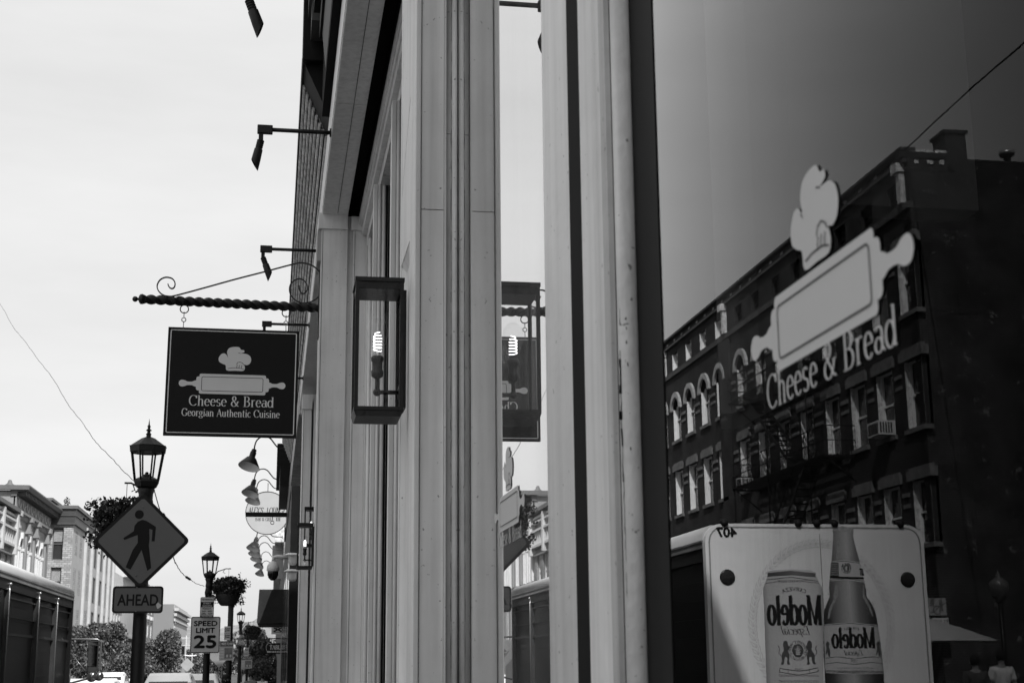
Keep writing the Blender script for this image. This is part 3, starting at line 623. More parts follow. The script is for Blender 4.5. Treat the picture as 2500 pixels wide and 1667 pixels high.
q = MB(); q.M = Matrix.Translation(cen) @ Matrix.Rotation(-ang, 4, 'Y'); q.box(-w_/2, w_/2, 0, .045, -h_/2, h_/2); q.build('board', signblk, bd)
q = MB(); fo = cen.copy()
for k in (-1, 1):
    flat(q, [(-w_/2+.026, k*(h_/2-.026)-.004), (w_/2-.026, k*(h_/2-.026)-.004), (w_/2-.026, k*(h_/2-.026)+.004), (-w_/2+.026, k*(h_/2-.026)+.004)], fo, UX, UY, .001)
    flat(q, [(k*(w_/2-.026)-.0045, -h_/2+.03), (k*(w_/2-.026)+.0045, -h_/2+.03), (k*(w_/2-.026)+.0045, h_/2-.03), (k*(w_/2-.026)-.0045, h_/2-.03)], fo, UX, UY, .0012)
q.build('border_line', cream, bd)
ink = MB(); ln = MB(); s = w_/988
lo = fo-UY*(1063-1046)*s+UX*.002; logo(ink, ln, lo, UX, UY, s)
lg_ = ink.build('logo', cream, bd); ln.build('logo_line', signblk, lg_)
q = MB(); put_text(q, serif('Cheese & Bread', .13, .035), fo-UY*(1232-1046)*s, UX, UY, width=632*s, height=78*s)
put_text(q, serif('Georgian Authentic Cuisine', .15, .045), fo-UY*(1312-1046)*s, UX, UY, width=732*s, height=56*s); q.build('lettering', cream, bd)
for (x, y, x2, y2) in ((469, 505, 462, 622), (1250, 532, 1250, 650)):
    q = MB(); A = Vector(z0(x, y)); A.y = BY; Bq = Vector(z0(x2, y2)); m2 = (A+Bq)/2+Vector((0, 0, -.005))
    q.tube([A, A+Vector((0, 0, -.05))], .004, 6); c = A+Vector((0, 0, -.075)); q.tube([c+Vector((math.cos(k*math.pi/7)*.019, 0, math.sin(k*math.pi/7)*.019)) for k in range(15)], .0045, 6); q.tube([c+Vector((0, 0, -.019)), Bq+Vector((0, 0, -.02))], .004, 6); q.build('hook', mat('steel', .35, .35, .1, metal=.8), bd)
for o_ in (bt, bd): o_.location = EYE+(o_.location-EYE)*K_; o_.scale = (K_,)*3
# ================================================================== NEIGHBOURING UNITS DOWN THE STREET (same side)
nb = thing('dark_shop_building', 'dark-fronted shop next door with black cornice, behind the pale pilasters', 'building', (1, 30, 0))
dk = mat('black_paint', .008, .4, .3, 6, .1)
B(.27, .60, 24, 24.6, 0, 4.9).build('pilaster', dk, nb); B(.32, 6, 24.6, 43, 0, 4.95).build('wall', mat('shop_front_dark', .03, .5, .3, 4), nb)
B(.30, 6, 24, 38, 4.95, 5.6).build('fascia', dk, nb); B(.10, .5, 33.01, 38, 5.6, 6.1).build('cornice', dk, nb); B(.02, .5, 33.01, 38, 6.1, 6.6).build('cornice', mat('cornice_dark'), nb)
B(.5, 8, 24, 38, 6.1, 12.2).build('wall', brick('dark_brick'), nb)
B(.285, .296, 24.02, 24.05, 0, 4.9).build('corner_trim', mat('trim_grey', .12, .4), nb)
for k in range(4): B(.295, .3195, 26+k*4.2, 29+k*4.2, .6, 3.6).build('window_pane', mat('dark_glazing', .02, .06, 0), nb)
nb2 = thing('far_shop_building', 'run of brick shops beyond the dark shopfront on the near side', 'building', (1, 80, 0))
B(.36, 8, 43.1, 60, 0, 5.0).build('wall', mat('far_shop_wall', .12, .7, .3, 2), nb2); B(.42, 8, 60.2, 140, 0, 7.5).build('wall', brick('mid_brick', .12, .18, .25), nb2); B(.05, .5, 60.2, 139, 6.6, 7.2).build('cornice', ridge, nb2)
B(-.05, .42, 62, 62.3, 5.2, 6.6).build('bracket', mat('stone_grey', .4, .8), nb2)
# gooseneck barn lights
def make_goose():
    t = thing('gooseneck_light', 'x', 'lamp', (0, 0, 0), 'gooseneck barn lights over the shops'); m = mat('black_metal')
    P = [(0, 0, 0), (-.19, 0, 0), (-.30, 0, .02), (-.38, 0, .10), (-.46, 0, .20), (-.55, 0, .245), (-.65, 0, .23), (-.73, 0, .16), (-.765, 0, .05), (-.77, 0, -.04)]
    P = [Vector(p) for p in P]; out = []
    for i in range(len(P)-1):
        p0, p1, p2, p3 = P[max(i-1, 0)], P[i], P[i+1], P[min(i+2, len(P)-1)]
        for j in range(4): s = j/4; out.append(.5*((2*p1)+(-p0+p2)*s+(2*p0-5*p1+4*p2-p3)*s*s+(-p0+3*p1-3*p2+p3)*s**3))
    out.append(P[-1]); q = MB(); q.tube(out, .014, 8); q.lathe([(0, 0), (.05, 0), (.05, .015), (0, .015)], (-.015, 0, 0), 12, 'x'); q.build('arm', m, t, local=True)
    X = Matrix.Translation((-.77, 0, -.02)) @ Matrix.Rotation(math.radians(-18), 4, 'X') @ Matrix.Rotation(math.radians(14), 4, 'Y')
    q = MB(); q.M = X; q.lathe([(.0, .02), (.045, .0), (.05, -.02), (.045, -.05), (.06, -.06), (.06, -.16), (.075, -.18), (.10, -.20), (.185, -.33), (.21, -.37), (.212, -.385)], (0, 0, 0), 24); q.build('shade', m, t, local=True)
    q = MB(); q.M = X; q.lathe([(.0, -.19), (.06, -.2), (.098, -.207), (.183, -.336), (.209, -.384)], (0, 0, 0), 24); q.build('shade_lining', mat('enamel_white', .75, .4, 0), t, local=True)
    return t
g0 = make_goose(); g0.location = (.345, 28, 5.73); g0['label'] = 'nearest and largest gooseneck light, white shade lining visible'
GL = [(38, None, 6.50, 1.10, 'second gooseneck light, above the round sign'), (43, None, 6.85, 1.1, 'third gooseneck light, its shade over the top of the round sign'),
      (50, 1310, 0, 1.15, 'gooseneck light just under the round sign'), (54, 1326, 0, 1.15, 'fifth gooseneck light counting down from the hanging board'),
      (59, 1341, 0, 1.15, 'sixth gooseneck light, just above the dome camera arm'), (66, 1361, 0, 1.1, 'gooseneck light directly behind the dome camera arm'), (72, 1382, 0, 1.1, 'farthest gooseneck light, beside the dome camera body')]
for y, v_, z, sc, lb in GL: dup(g0, (.30, y, z-.1 if v_ is None else atY(697, v_, y).z), lb, scale=sc)
# round sign
Yr = 47; c = atY(652.5, 1251.5, Yr); r = (atY(704.5, 1251, Yr)-atY(600.5, 1251, Yr)).length/2
rs = thing('round_sign', "round white sign reading Alex's Lounge Bar & Grill III, crossed by a dark bar", 'sign', c)
B(c.x-.01, c.x+.01, Yr+.06, Yr+.1, c.z+r, c.z+r+.3).build('hanger', dk, rs)
q = MB(); q.lathe([(0, .0), (r, .0), (r, .05), (0, .05)], c, 48, 'y', False); q.build('disc', mat('sign_white', .34, .5, .05), rs)
q = MB(); q.lathe([(r, -.01), (r+.02, -.01), (r+.02, .06), (r, .06)], c, 48, 'y'); q.build('rim', dk, rs)
q = MB(); k = r/265.0; o = Vector((c.x, Yr, c.z))
put_text(q, serif("ALEX'S", .17, .08, .25), o+Vector((-.54*r, 0, .0*r)), EX, EZ, width=r*.70, height=r*.26, lift=.002, bend=4*r)
put_text(q, serif("LOUNGE", .17, .08, .25), o+Vector((r*.42, 0, -.0*r)), EX, EZ, width=r*.90, height=r*.26, lift=.002, bend=3*r)
put_text(q, serif("BAR & GRILL", .16, .06), o+Vector((-.12*r, 0, -.38*r)), EX, EZ, width=r*.86, height=r*.15, lift=.002); put_text(q, serif("III", .2, .08), o+Vector((r*.52, 0, -.38*r)), EX, EZ, width=r*.2, height=r*.16, lift=.002)
q.build('lettering', mat('ink_black', .01, .6, 0), rs)
q = MB(); p0 = atY(600, 1255, 36); p1 = atY(720, 1255, 36); q.box(p0.x, p1.x, 36, 36.08, p0.z-.055, p0.z+.055); q.tube([(p1.x-.15, 36, p0.z-.05), (p1.x-.15, 36, p0.z-.16)], .012, 6); q.tube([(-.05, 36, p0.z-.055), (-.05, 36, p0.z-.14)], .01, 6)
q.lathe([(.035, 0), (.05, .02), (.035, .04)], (-.05, 36, p0.z-.2), 12, 'y')
tag(q.build('banner_bar', dk), 'straight black bar jutting over the pavement in front of the round sign', 'bar')
# security cameras
wm = mat('camera_white', .62, .35, .05)
cz_ = thing('dome_camera', 'white dome security camera on a curved arm, fixed to the dark pilaster', 'camera', (.0, 27, 3.4))
q = MB(); q.tube([(.30, 27, 3.56), (.12, 27, 3.57), (.07, 27, 3.575), (.01, 27, 3.56), (.0, 27, 3.48)], [.045, .038, .034, .034, .034], 12); q.build('arm', wm, cz_)
q = MB(); q.lathe([(0, .0), (.035, .0), (.075, -.03), (.11, -.09), (.118, -.17), (.10, -.19)], (-.0, 27, 3.49), 20); q.build('housing', wm, cz_)
q = MB(); q.lathe([(.098, -.19), (.10, -.25), (.08, -.31), (.04, -.35), (0, -.36)], (-.0, 27, 3.49), 20); q.build('dome', mat('smoked_dome', .01, .08, 0), cz_)
for zt, lb in ((3.36, 'upper small white security camera with a round hood, on the pilaster edge'), (3.10, 'lower white bullet camera with black lens, below the round-hooded one')):
    t = thing('security_camera', lb, 'camera', (.33, 23.6, zt)); q = MB(); q.lathe([(0, .02), (.07, .02), (.125, -.005), (.125, -.02), (.05, -.025)], (.30, 23.6, zt), 20); q.build('hood', wm, t)
    q = MB(); q.lathe([(.075, -.02), (.07, -.13), (.05, -.17), (0, -.18)], (.31, 23.6, zt), 16); q.build('body', wm, t)
    q = MB(); q.lathe([(0, 0), (.042, 0), (.042, .03)], (.31, 23.545, zt-.09), 16, 'y'); q.build('lens', mat('smoked_dome'), t)
# boxy black awning, two hanging boards
p0 = atY(633, 1438, 46); p1 = atY(699, 1438, 46); p2 = atY(627, 1518, 46)
aw = thing('awning', 'black box awning jutting over the pavement above the small poster', 'awning', (0, 47, 2.6))
q = MB(); q.prism([(p0.x, p0.z), (p2.x, p2.z), (p2.x+.06, p2.z-.06), (.45, p2.z-.06), (.45, p0.z)], 'y', 46, 50); q.build('fabric', mat('awning_black', .02, .7, .3, 3, .2, 20), aw)
q = MB(); q.tube([(p2.x+.03, 45.98, p2.z-.05), (.42, 45.98, p2.z-.05)], .02, 6); q.build('front_bar', dk, aw)
p0 = atY(663, 1526, 52); p1 = atY(693.5, 1547, 52)
po = thing('poster_sign', 'small pale board with crossed emblem hanging under the black awning', 'sign', ((p0.x+p1.x)/2, 52, p1.z))
B(p0.x, p1.x, 52, 52.04, p1.z, p0.z).build('board', mat('poster_grey', .5, .6), po); o = Vector(((p0.x+p1.x)/2, 52, (p0.z+p1.z)/2)); W_ = p1.x-p0.x
q = MB()
for sgn in (-1, 1): strokes(q, [(-sgn*W_*.3, W_*.14), (sgn*W_*.02, 0), (sgn*W_*.3, -W_*.12)], .05, o, EX, EZ)
flat(q, [(-W_*.3, -W_*.2), (W_*.3, -W_*.2), (W_*.3, -W_*.15), (-W_*.3, -W_*.15)], o, EX, EZ); strokes(q, arc(0, W_*.06, W_*.14, W_*.12, 20, 160, 8), .03, o, EX, EZ); q.build('emblem', mat('ink_black'), po)
B(o.x-.01, o.x+.01, 52.01, 52.03, p0.z, p0.z+.25).build('hanger', dk, po)
p0 = atY(644, 1569, 56); p1 = atY(702, 1595, 56)
tb = thing('restaurant_sign', 'black hanging board lettered TABLAO wine bar & restaurant', 'sign', ((p0.x+p1.x)/2, 56, p1.z))
B(p0.x, p1.x, 56, 56.06, p1.z, p0.z).build('board', signblk, tb); q = MB(); W_ = p1.x-p0.x; o = Vector((p0.x, 56, p1.z))
put_text(q, serif('TABLAO', .16, .06), o+Vector((W_*.60, 0, (p0.z-p1.z)*.42)), EX, EZ, width=W_*.72, height=.15, lift=.003); put_text(q, serif('WINE BAR & RESTAURANT', .2, .1), o+Vector((W_*.56, 0, .05)), EX, EZ, width=W_*.84, height=.055, lift=.003)
strokes(q, arc(W_*.22, (p0.z-p1.z)*.58, W_*.115, .17, 40, 300, 12), .012, o, EX, EZ, .003); q.build('lettering', cream, tb)
q = MB()
for f in (.3, .75): q.tube([(p0.x+W_*f, 56.03, p0.z), (p0.x+W_*f, 56.03, p0.z+.16)], .012, 6)
q.box(p0.x+W_*.1, .5, 56.01, 56.05, p0.z+.15, p0.z+.19); q.build('bracket', dk, tb)
# ================================================================== STREET LAMPS
lm = mat('lamp_post_black', .005, .5, .25, 12, .2, 40, spec=.3)
def make_lamp():
    t = thing('street_lamp', 'x', 'street lamp', (0, 0, 0), 'lantern-topped street lamps along the kerb')
    q = MB(); q.lathe([(.19, 0), (.19, .1), (.16, .14), (.14, .5), (.15, .55), (.10, .62), (.078, .8), (.070, 3.2), (.068, 3.36), (.085, 3.40), (.085, 3.43), (.078, 3.46), (.08, 3.52), (.10, 3.57), (.075, 3.59)], (0, 0, 0), 20); q.build('pole', lm, t, local=True)
    q = MB(); q.lathe([(.075, 3.57), (.12, 3.60), (.145, 3.655), (.142, 3.68), (.06, 3.72), (.05, 3.74), (0, 3.74)], (0, 0, 0), 8, smooth=False, rot=.39); q.build('base_cup', lm, t, local=True)
    q = MB()
    for k in range(8):
        a = k*math.pi/4+.39; q.tube([(.138*math.cos(a), .138*math.sin(a), 3.67), (.19*math.cos(a), .19*math.sin(a), 4.01)], .0105, 5)
    q.build('lantern_bars', lm, t, local=True)
    q = MB(); q.lathe([(.136, 3.675), (.184, 3.99)], (0, 0, 0), 8, smooth=False, rot=.39); q.build('glass_pane', glass('lamp_glass', 1, .5, 1.4, .97), t, local=True)
    q = MB(); q.lathe([(.19, 3.985), (.205, 3.99), (.212, 4.05), (.218, 4.06), (.20, 4.065), (.08, 4.15), (.03, 4.17), (.025, 4.19), (.035, 4.20), (.02, 4.215), (.018, 4.235), (.036, 4.245), (.016, 4.262), (.014, 4.28), (.022, 4.29), (.009, 4.31), (0, 4.385)], (0, 0, 0), 8, smooth=False, rot=.39); q.lathe([(.0, 3.995), (.2, 3.995)], (0, 0, 0), 8, rot=.39); q.build('roof', lm, t, local=True)
    q = MB(); q.lathe([(.0, 3.735), (.02, 3.74), (.02, 3.76), (.01, 3.77), (0, 3.77)], (0, 0, 0), 10); q.build('lamp_holder', lm, t, local=True)
    return t
LX = -1.42
L0 = make_lamp(); L0.location = (LX-.02, 16.5, -.02); L0['label'] = 'nearest street lamp, carrying the walking-person sign'
L0.rotation_euler = (math.radians(.0), 0, 0)
for y, lb, z in ((33, 'street lamp behind the speed limit sign', -.06), (68, 'third street lamp down the kerb, with a no-parking plate on its post', -.10), (90, 'fourth street lamp, its lantern just right of the third one', -.08), (164, 'farthest and smallest street lamp', -.1)):
    dup(L0, (LX+.02, y, z), lb, rz=.0)
# hanging baskets
leafm = mat('petal_leaf', .02, .55, .5, 14); leafl = mat('leaf_light', .07, .55, .4, 14)
def leaf_cloud(q, c, rad, n, s, fn=None, seed=1, flat_=0.0):
    rd = random.Random(seed)
    for i in range(n):
        while True:
            x, y, z = rd.uniform(-1, 1), rd.uniform(-1, 1), rd.uniform(-1, 1)
            d = x*x+y*y+z*z
            if d < 1 and (d > .25 or rd.random() < .3): break
        p = Vector(c)+Vector((x*rad[0], y*rad[1], z*rad[2]))
        if fn and not fn(p, rd): continue
        a = Vector((rd.gauss(0, 1), rd.gauss(0, 1), rd.gauss(0, 1)*(.6))).normalized(); b = a.orthogonal().normalized(); b = Matrix.Rotation(rd.uniform(0, 6.28), 3, a) @ b; e = a.cross(b)
        k = s*rd.uniform(.6, 1.3); q.cur = rd.choice((0, 0, 0, 1)) if True else 0
        q.poly([p-b*k, p+e*k*.55+b*k*.1, p+b*k, p-e*k*.55+b*k*.1])
def basket(loc, side, lb, sc=1.0, seed=1):
    t = thing('hanging_basket', lb, 'flower basket', loc, 'flower baskets hung from the street lamps')
    q = MB(); q.lathe([(0, -.30), (.15, -.30), (.21, -.24), (.27, -.10), (.28, -.05), (.0, -.05)], loc, 16); q.build('pot', mat('coir', .03, .9, .3, 20, .5, 60), t)
    q = MB(); L = Vector(loc)
    leaf_cloud(q, L+Vector((0, 0, .10)), (.37, .36, .25), 2300, .033, seed=seed)
    rd = random.Random(seed+5)
    for k in range(34):                                          # trailing shoots
        a = rd.uniform(0, 6.28); r = rd.uniform(.25, .42); c = L+Vector((r*math.cos(a), r*math.sin(a), rd.uniform(-.22, .28))); h = rd.uniform(.08, .16)
        leaf_cloud(q, c, (h, h, h*rd.uniform(.7, 1.3)), 34, .026, seed=seed*50+k)
    f = q.build('foliage', [leafm, leafl], t); f['kind'] = 'stuff'
    q = MB(); px = LX-L.x; top = Vector((LX, L.y, L.z+.62))
    e = L+Vector((0, 0, .52)); q.tube([Vector((LX, L.y, L.z+.2)), Vector((LX-px*.45, L.y, L.z+.46)), e+Vector((px*.15, 0, 0)), e-Vector((px*.1, 0, 0))], .011, 6)
    q.tube([Vector((LX-px*.2, L.y, L.z+.25)), Vector((LX-px*.35, L.y, L.z+.46))], .008, 5); q.tube([e+Vector((px*.2, 0, 0)), e+Vector((px*.3, 0, -.08)), e+Vector((px*.18, 0, -.1))], .007, 5)
    q.tube([e, L+Vector((0, 0, .3))], .004, 5)
    for k in range(3): a = k*2.1; q.tube([L+Vector((0, 0, .34)), L+Vector((.3*math.cos(a), .3*math.sin(a), -.03))], .003, 4)
    q.build('hanger', lm, t); return t
c = atY(305, 1287, 17.2); basket((c.x, 17.2, c.z-.0), -1, 'leafy flower basket left of the nearest lamp, half behind the diamond sign', seed=3)
c = atY(557, 1447, 33); basket((c.x, 33, c.z+.02), 1, 'flower basket on the right of the second lamp, above the pay signs', seed=4)
c = atY(618, 1545, 68); basket((c.x, 68, c.z), 1, 'small dark flower basket on the third lamp', seed=5)
c = atY(640, 1610, 110); basket((-.9, 110, c.z), 1, 'distant flower basket beside the smallest lamp', seed=6)
# ---------------------------------------------------------------- signs on the posts
retro = mat('sign_fluorescent', .075, .45, .05, 4); retro2 = mat('sign_sheet_white', .47, .45, .05, 3); ink_m = mat('ink_black')
bolt_m = mat('bolt', .12, .35, .1, metal=.6)
back_m = mat('sign_back', .25, .45, .1, metal=.5)
t = thing('crossing_sign', 'grey diamond warning sign with black walking figure, on the nearest lamp post', 'sign', (LX, 16.33, 2.95))
c = (atY(347, 1215, 16.3)+atY(339, 1425, 16.3)+atY(245, 1320, 16.3)+atY(451, 1320, 16.3))/4; c.y = 16.3
UR = EX; s_ = .762/2*math.sqrt(2)*.82
def dia(rot, w, r): return [(x*math.cos(rot)-y*math.sin(rot), x*math.sin(rot)+y*math.cos(rot)) for x, y in rrect(w, w, r)]
Wd = .745; rot = math.radians(45)+.008
q = MB(); q.prism([(c.x+x, c.z+y) for x, y in dia(rot, Wd, .05)], 'y', 16.302, 16.31); q.build('plate', mat('black_border', .012, .4, 0), t)
q = MB(); flat(q, dia(rot, Wd-.07, .035), c, EX, EZ, .0); q.build('face', retro, t)
q = MB(); K = 1/235.3                                       # zoom pixels per metre on the plate (zoom of the photo)
F = lambda pts: [((x-820)*.00202, -(y-750)*.00202) for x, y in pts]
flat(q, [((801-820)*.00202+a, -(606-750)*.00202+b) for a, b in circ(.049, 20)], c, EX, EZ, .001)
flat(q, F([(818, 635), (840, 640), (893, 673), (890, 752), (873, 753), (875, 690), (858, 684), (862, 740), (860, 775), (878, 897), (858, 912), (822, 800), (768, 906), (742, 893), (775, 800), (800, 760), (797, 718), (728, 746), (722, 735), (776, 697), (778, 668), (795, 645)]), c, EX, EZ, .001); q.build('walking_figure', ink_m, t)
for v in (566, 938): q = MB(); q.lathe([(0, -.006), (.009, -.004), (.011, 0)], c+Vector(((800+(938-v)*.05-820)*.002, 0, -(v-750)*.00202)), 10, 'y'); q.build('bolt', bolt_m, t)
t = thing('ahead_plate', 'dark grey AHEAD plate below the diamond sign', 'sign', (LX, 16.32, 2.3)); c = atY(336.5, 1463, 16.3); c.y = 16.3
Wa = (atY(398, 1460, 16.3)-atY(274, 1460, 16.3)).length; Ha = .292
q = MB(); q.prism([(c.x+x, c.z+y) for x, y in rrect(Wa, Ha, .035)], 'y', 16.302, 16.31); q.build('plate', mat('black_border'), t)
q = MB(); flat(q, rrect(Wa-.042, Ha-.042, .025), c, EX, EZ, 0); q.build('face', retro, t)
q = MB(); put_text(q, sans('AHEAD'), c+Vector((0, 0, -.062)), EX, EZ, width=.43, height=.125/.73, lift=.001, bold=.0035, jitter=False); q.build('lettering', ink_m, t)
for x, z in ((0, .125), (0, -.125)): q = MB(); q.lathe([(0, -.006), (.008, -.004), (.01, 0)], c+Vector((x-.015, 0, z)), 10, 'y'); q.build('bolt', bolt_m, t)
q = MB(); flat(q, smooth_loop([(.20, -.05), (.22, -.03), (.235, -.045), (.255, -.06), (.24, -.085), (.215, -.10), (.205, -.08)], 2), c, EX, EZ, .002); q.build('sticker', retro2, t)
t = thing('speed_limit_sign', 'white SPEED LIMIT 25 sign on the second lamp post', 'sign', (LX, 32.8, 1.9)); Y_ = 32.75
A = [atY(u, v, Y_) for u, v in ((471, 1506), (536, 1508), (531.5, 1591.5), (466, 1590))]; c = sum(A, Vector())/4; c.y = Y_; Ws, Hs = .64, .79
q = MB(); q.prism([(c.x+x, c.z+y) for x, y in rrect(Ws, Hs, .04)], 'y', Y_+.002, Y_+.01); q.build('plate', retro2, t)
q = MB(); strokes(q, rrect(Ws-.03, Hs-.03, .03), .014, c, EX, EZ, .001, True); q.build('border_line', ink_m, t)
q = MB(); put_text(q, sans('SPEED'), c+Vector((0, 0, .195)), EX, EZ, width=.5, height=.112/.73, bold=.006, jitter=False, lift=.003); put_text(q, sans('LIMIT'), c+Vector((0, 0, .045)), EX, EZ, width=.40, height=.112/.73, bold=.006, jitter=False, lift=.003)
put_text(q, sans('25'), c+Vector((0, 0, -.275)), EX, EZ, width=.47, height=.27/.73, bold=.014, jitter=False, lift=.003); q.build('lettering', ink_m, t)
def noparking(c, W_, H_, label, Y_):
    t = thing('no_parking_plate', label, 'sign', c, 'no-parking street-cleaning plates'); c = Vector(c); c.y = Y_
    q = MB(); q.prism([(c.x+x, c.z+y) for x, y in rrect(W_, H_, .03)], 'y', Y_+.002, Y_+.01); q.build('plate', retro2, t)
    q = MB(); strokes(q, rrect(W_-.02, H_-.02, .025), .008, c, EX, EZ, .0006, True)
    flat(q, [(-W_*.45, H_*.02), (W_*.45, H_*.02), (W_*.45, H_*.27), (-W_*.45, H_*.27)], c, EX, EZ, .001); flat(q, [(-W_*.45, -H_*.47), (W_*.45, -H_*.47), (W_*.45, -H_*.37), (-W_*.45, -H_*.37)], c, EX, EZ, .001); q.build('dark_band', ink_m, t)
    q = MB()
    for tx, z, w in (('NO PARKING', .345, .8), ('MONDAYS', -.085, .62), ('3AM - 8AM', -.205, .7), ('APRIL - NOV', -.325, .8)): put_text(q, sans(tx), c+Vector((0, 0, z*H_)), EX, EZ, width=w*W_, height=.075*H_/.73, bold=.0015, jitter=False, lift=.003)
    q.build('lettering', ink_m, t); q = MB()
    for tx, z, w in (('STREET', .165, .55), ('CLEANING', .05, .7), ('TOW AWAY ZONE', -.445, .8)): put_text(q, sans(tx), c+Vector((0, 0, z*H_)), EX, EZ, width=w*W_, height=.07*H_/.73*(.8 if 'TOW' in tx else 1), bold=.001, jitter=False, lift=.004)
    q.build('reversed_lettering', retro2, t); return t
c = (atY(489.5, 1457, 32.7)+atY(521.5, 1508, 32.7))/2; noparking((c.x, 32.68, c.z), .30, .46, 'no-parking street-cleaning plate directly above the speed limit sign', 32.68)
c = atY(586, 1562, 67.8); noparking((c.x, 67.8, c.z), .35, .50, 'small no-parking plate on the third lamp post', 67.8)
# pay-station poles and boards
def pay(Y_, pu, pl, u0, v0, u1, v1, lab1, lab2, su=None):
    if pl:
        b = atY(pu, v0, Y_+.15); q = MB(); q.tube([(b.x, Y_+.15, -.05), (b.x, Y_+.15, pl)], .075, 10); q.lathe([(.076, pl-.01), (.09, pl), (.05, pl+.06), (0, pl+.1)], (b.x, Y_+.15, 0), 12)
        tag(q.build('sign_post', lm), lab1, 'post')
    a = atY(u0, v0, Y_); d = atY(u1, v1, Y_); t = thing('parking_sign', lab2, 'sign', ((a.x+d.x)/2, Y_, d.z), 'ways-to-pay parking boards')
    W_ = d.x-a.x; H_ = a.z-d.z; c = Vector(((a.x+d.x)/2, Y_, (a.z+d.z)/2))
    B(a.x, d.x, Y_+.002, Y_+.012, d.z, a.z).build('plate', mat('sign_grey', .36, .5, .2, 5), t)
    q = MB(); flat(q, [(-W_/2+.01, H_*.23), (W_/2-.01, H_*.23), (W_/2-.01, H_*.48), (-W_/2+.01, H_*.48)], c, EX, EZ, .001); q.build('dark_band', ink_m, t)
    q = MB(); flat(q, [(-W_*.13, -H_*.4), (W_*.42, -H_*.4), (W_*.42, H_*.14), (-W_*.13, H_*.14)], c, EX, EZ, .001); q.build('photo_panel', mat('sign_mid', .13, .5, .5, 9), t)
    q = MB(); put_text(q, sans('3 WAYS TO PAY'), c+Vector((0, 0, H_*.28)), EX, EZ, width=W_*.88, height=H_*.16/.73, bold=.004, jitter=False, lift=.003)
    for k in range(4): flat(q, [(-W_*.44, -H_*.38+k*H_*.14), (-W_*.2, -H_*.38+k*H_*.14), (-W_*.2, -H_*.30+k*H_*.14), (-W_*.44, -H_*.30+k*H_*.14)], c, EX, EZ, .002)
    for x in (.0, .25): flat(q, [(W_*x, -H_*.34), (W_*(x+.12), -H_*.34), (W_*(x+.12), -H_*.2), (W_*x, -H_*.2)], c, EX, EZ, .002)
    q.build('lettering', retro2, t)
    if su:
        a2 = atY(su[0], su[1], Y_); d2 = atY(su[2], su[3], Y_); t = thing('hour_limit_sign', su[4], 'sign', a2); c = Vector(((a2.x+d2.x)/2, Y_, (a2.z+d2.z)/2)); w2 = d2.x-a2.x; h2 = a2.z-d2.z
        B(a2.x, d2.x, Y_+.002, Y_+.012, d2.z, a2.z).build('plate', retro2, t); q = MB()
        for tx, z, hh, x, w in (('2', .12, .26, -.28, .25), ('HOUR', .28, .1, .15, .45), ('PARKING', .15, .08, .15, .45), ('3', -.34, .26, -.28, .25), ('HOUR', -.2, .1, .15, .45), ('PARKING', -.33, .08, .15, .45)):
            put_text(q, sans(tx), c+Vector((x*w2, 0, z*h2)), EX, EZ, width=w*w2, height=hh*h2/.73, bold=.002, jitter=False, lift=.003)
        flat(q, [(-w2/2, -.01*h2), (w2/2, -.01*h2), (w2/2, .01*h2), (-w2/2, .01*h2)], c, EX, EZ, .001); q.build('lettering', ink_m, t)
pay(39.8, 561, 3.2, 536.5, 1564, 569, 1611, 'dark sign post behind the basket, carrying the larger pay board', 'larger 3 WAYS TO PAY board, right of the speed limit sign', (548, 1528, 562, 1562, 'narrow two-part hour limit plate above the larger pay board'))
pay(89.7, 606, 0, 589, 1601, 615, 1631, '', 'smaller 3 WAYS TO PAY board on the fourth lamp post', (595.5, 1580, 607, 1601, 'narrow hour limit plate above the smaller pay board'))
pay(120, 634, 2.6, 630, 1632, 642, 1650, 'far thin sign post near the smallest lamp', 'tiny faraway pay board near the smallest lamp')
# diamond sign seen from behind, pole speaker boxes
c = atY(535, 1600, 46); t = thing('diamond_sign', 'plain grey back of a diamond sign behind the larger pay board', 'sign', c)
q = MB(); q.prism([(c.x+x, c.z+y) for x, y in dia(rot, .5, .03)], 'y', 46, 46.01); q.build('plate', back_m, t); q = MB(); q.tube([(c.x+.1, 46.04, -.1), (c.x+.1, 46.04, c.z+.2)], .03, 6); q.build('post', bolt_m, t)
c = atY(457, 1622, 95); t = thing('diamond_sign', 'distant grey diamond sign left of the speed limit post', 'sign', c)
q = MB(); q.prism([(c.x+x, c.z+y) for x, y in dia(rot, .62, .03)], 'y', 95, 95.01); q.build('plate', mat('sign_far', .3, .5), t); q = MB(); q.tube([(c.x, 95.04, -.1), (c.x, 95.04, c.z+.2)], .03, 6); q.build('post', bolt_m, t)
q = MB(); c = atY(494, 1446, 33); q.lathe([(0, 0), (.12, .02), (.13, .10), (.05, .16)], (c.x+.05, 33, c.z), 12, 'x'); tag(q.build('street_speaker', lm), 'round black speaker on the left of the second lamp post', 'speaker')
# ---------------------------------------------------------------- overhead wire with clip
def wire(pts, r, name, lab):
    out = []
    for i in range(len(pts)-1):
        p0, p1, p2, p3 = pts[max(i-1, 0)], pts[i], pts[i+1], pts[min(i+2, len(pts)-1)]
        for j in range(8): s = j/8; out.append(.5*((2*p1)+(-p0+p2)*s+(2*p0-5*p1+4*p2-p3)*s*s+(-p0+3*p1-3*p2+p3)*s**3)+Vector((0, 0, .006*math.sin(i*5+j*1.7))))
    out.append(pts[-1]); q = MB(); q.tube(out, r, 5); return tag(q.build(name, mat('wire', .05, .6, 0)), lab, 'wire')
pp = [(0, 742), (30, 795), (60, 832), (95, 880), (130, 925), (165, 985), (200, 1030), (235, 1080), (270, 1115), (300, 1148), (338, 1183)]
P = []
for (u, v) in pp[:-1]: d = ray(u, v); P.append(atY(u, v, 3.34/(d.x/d.y+.2885)))
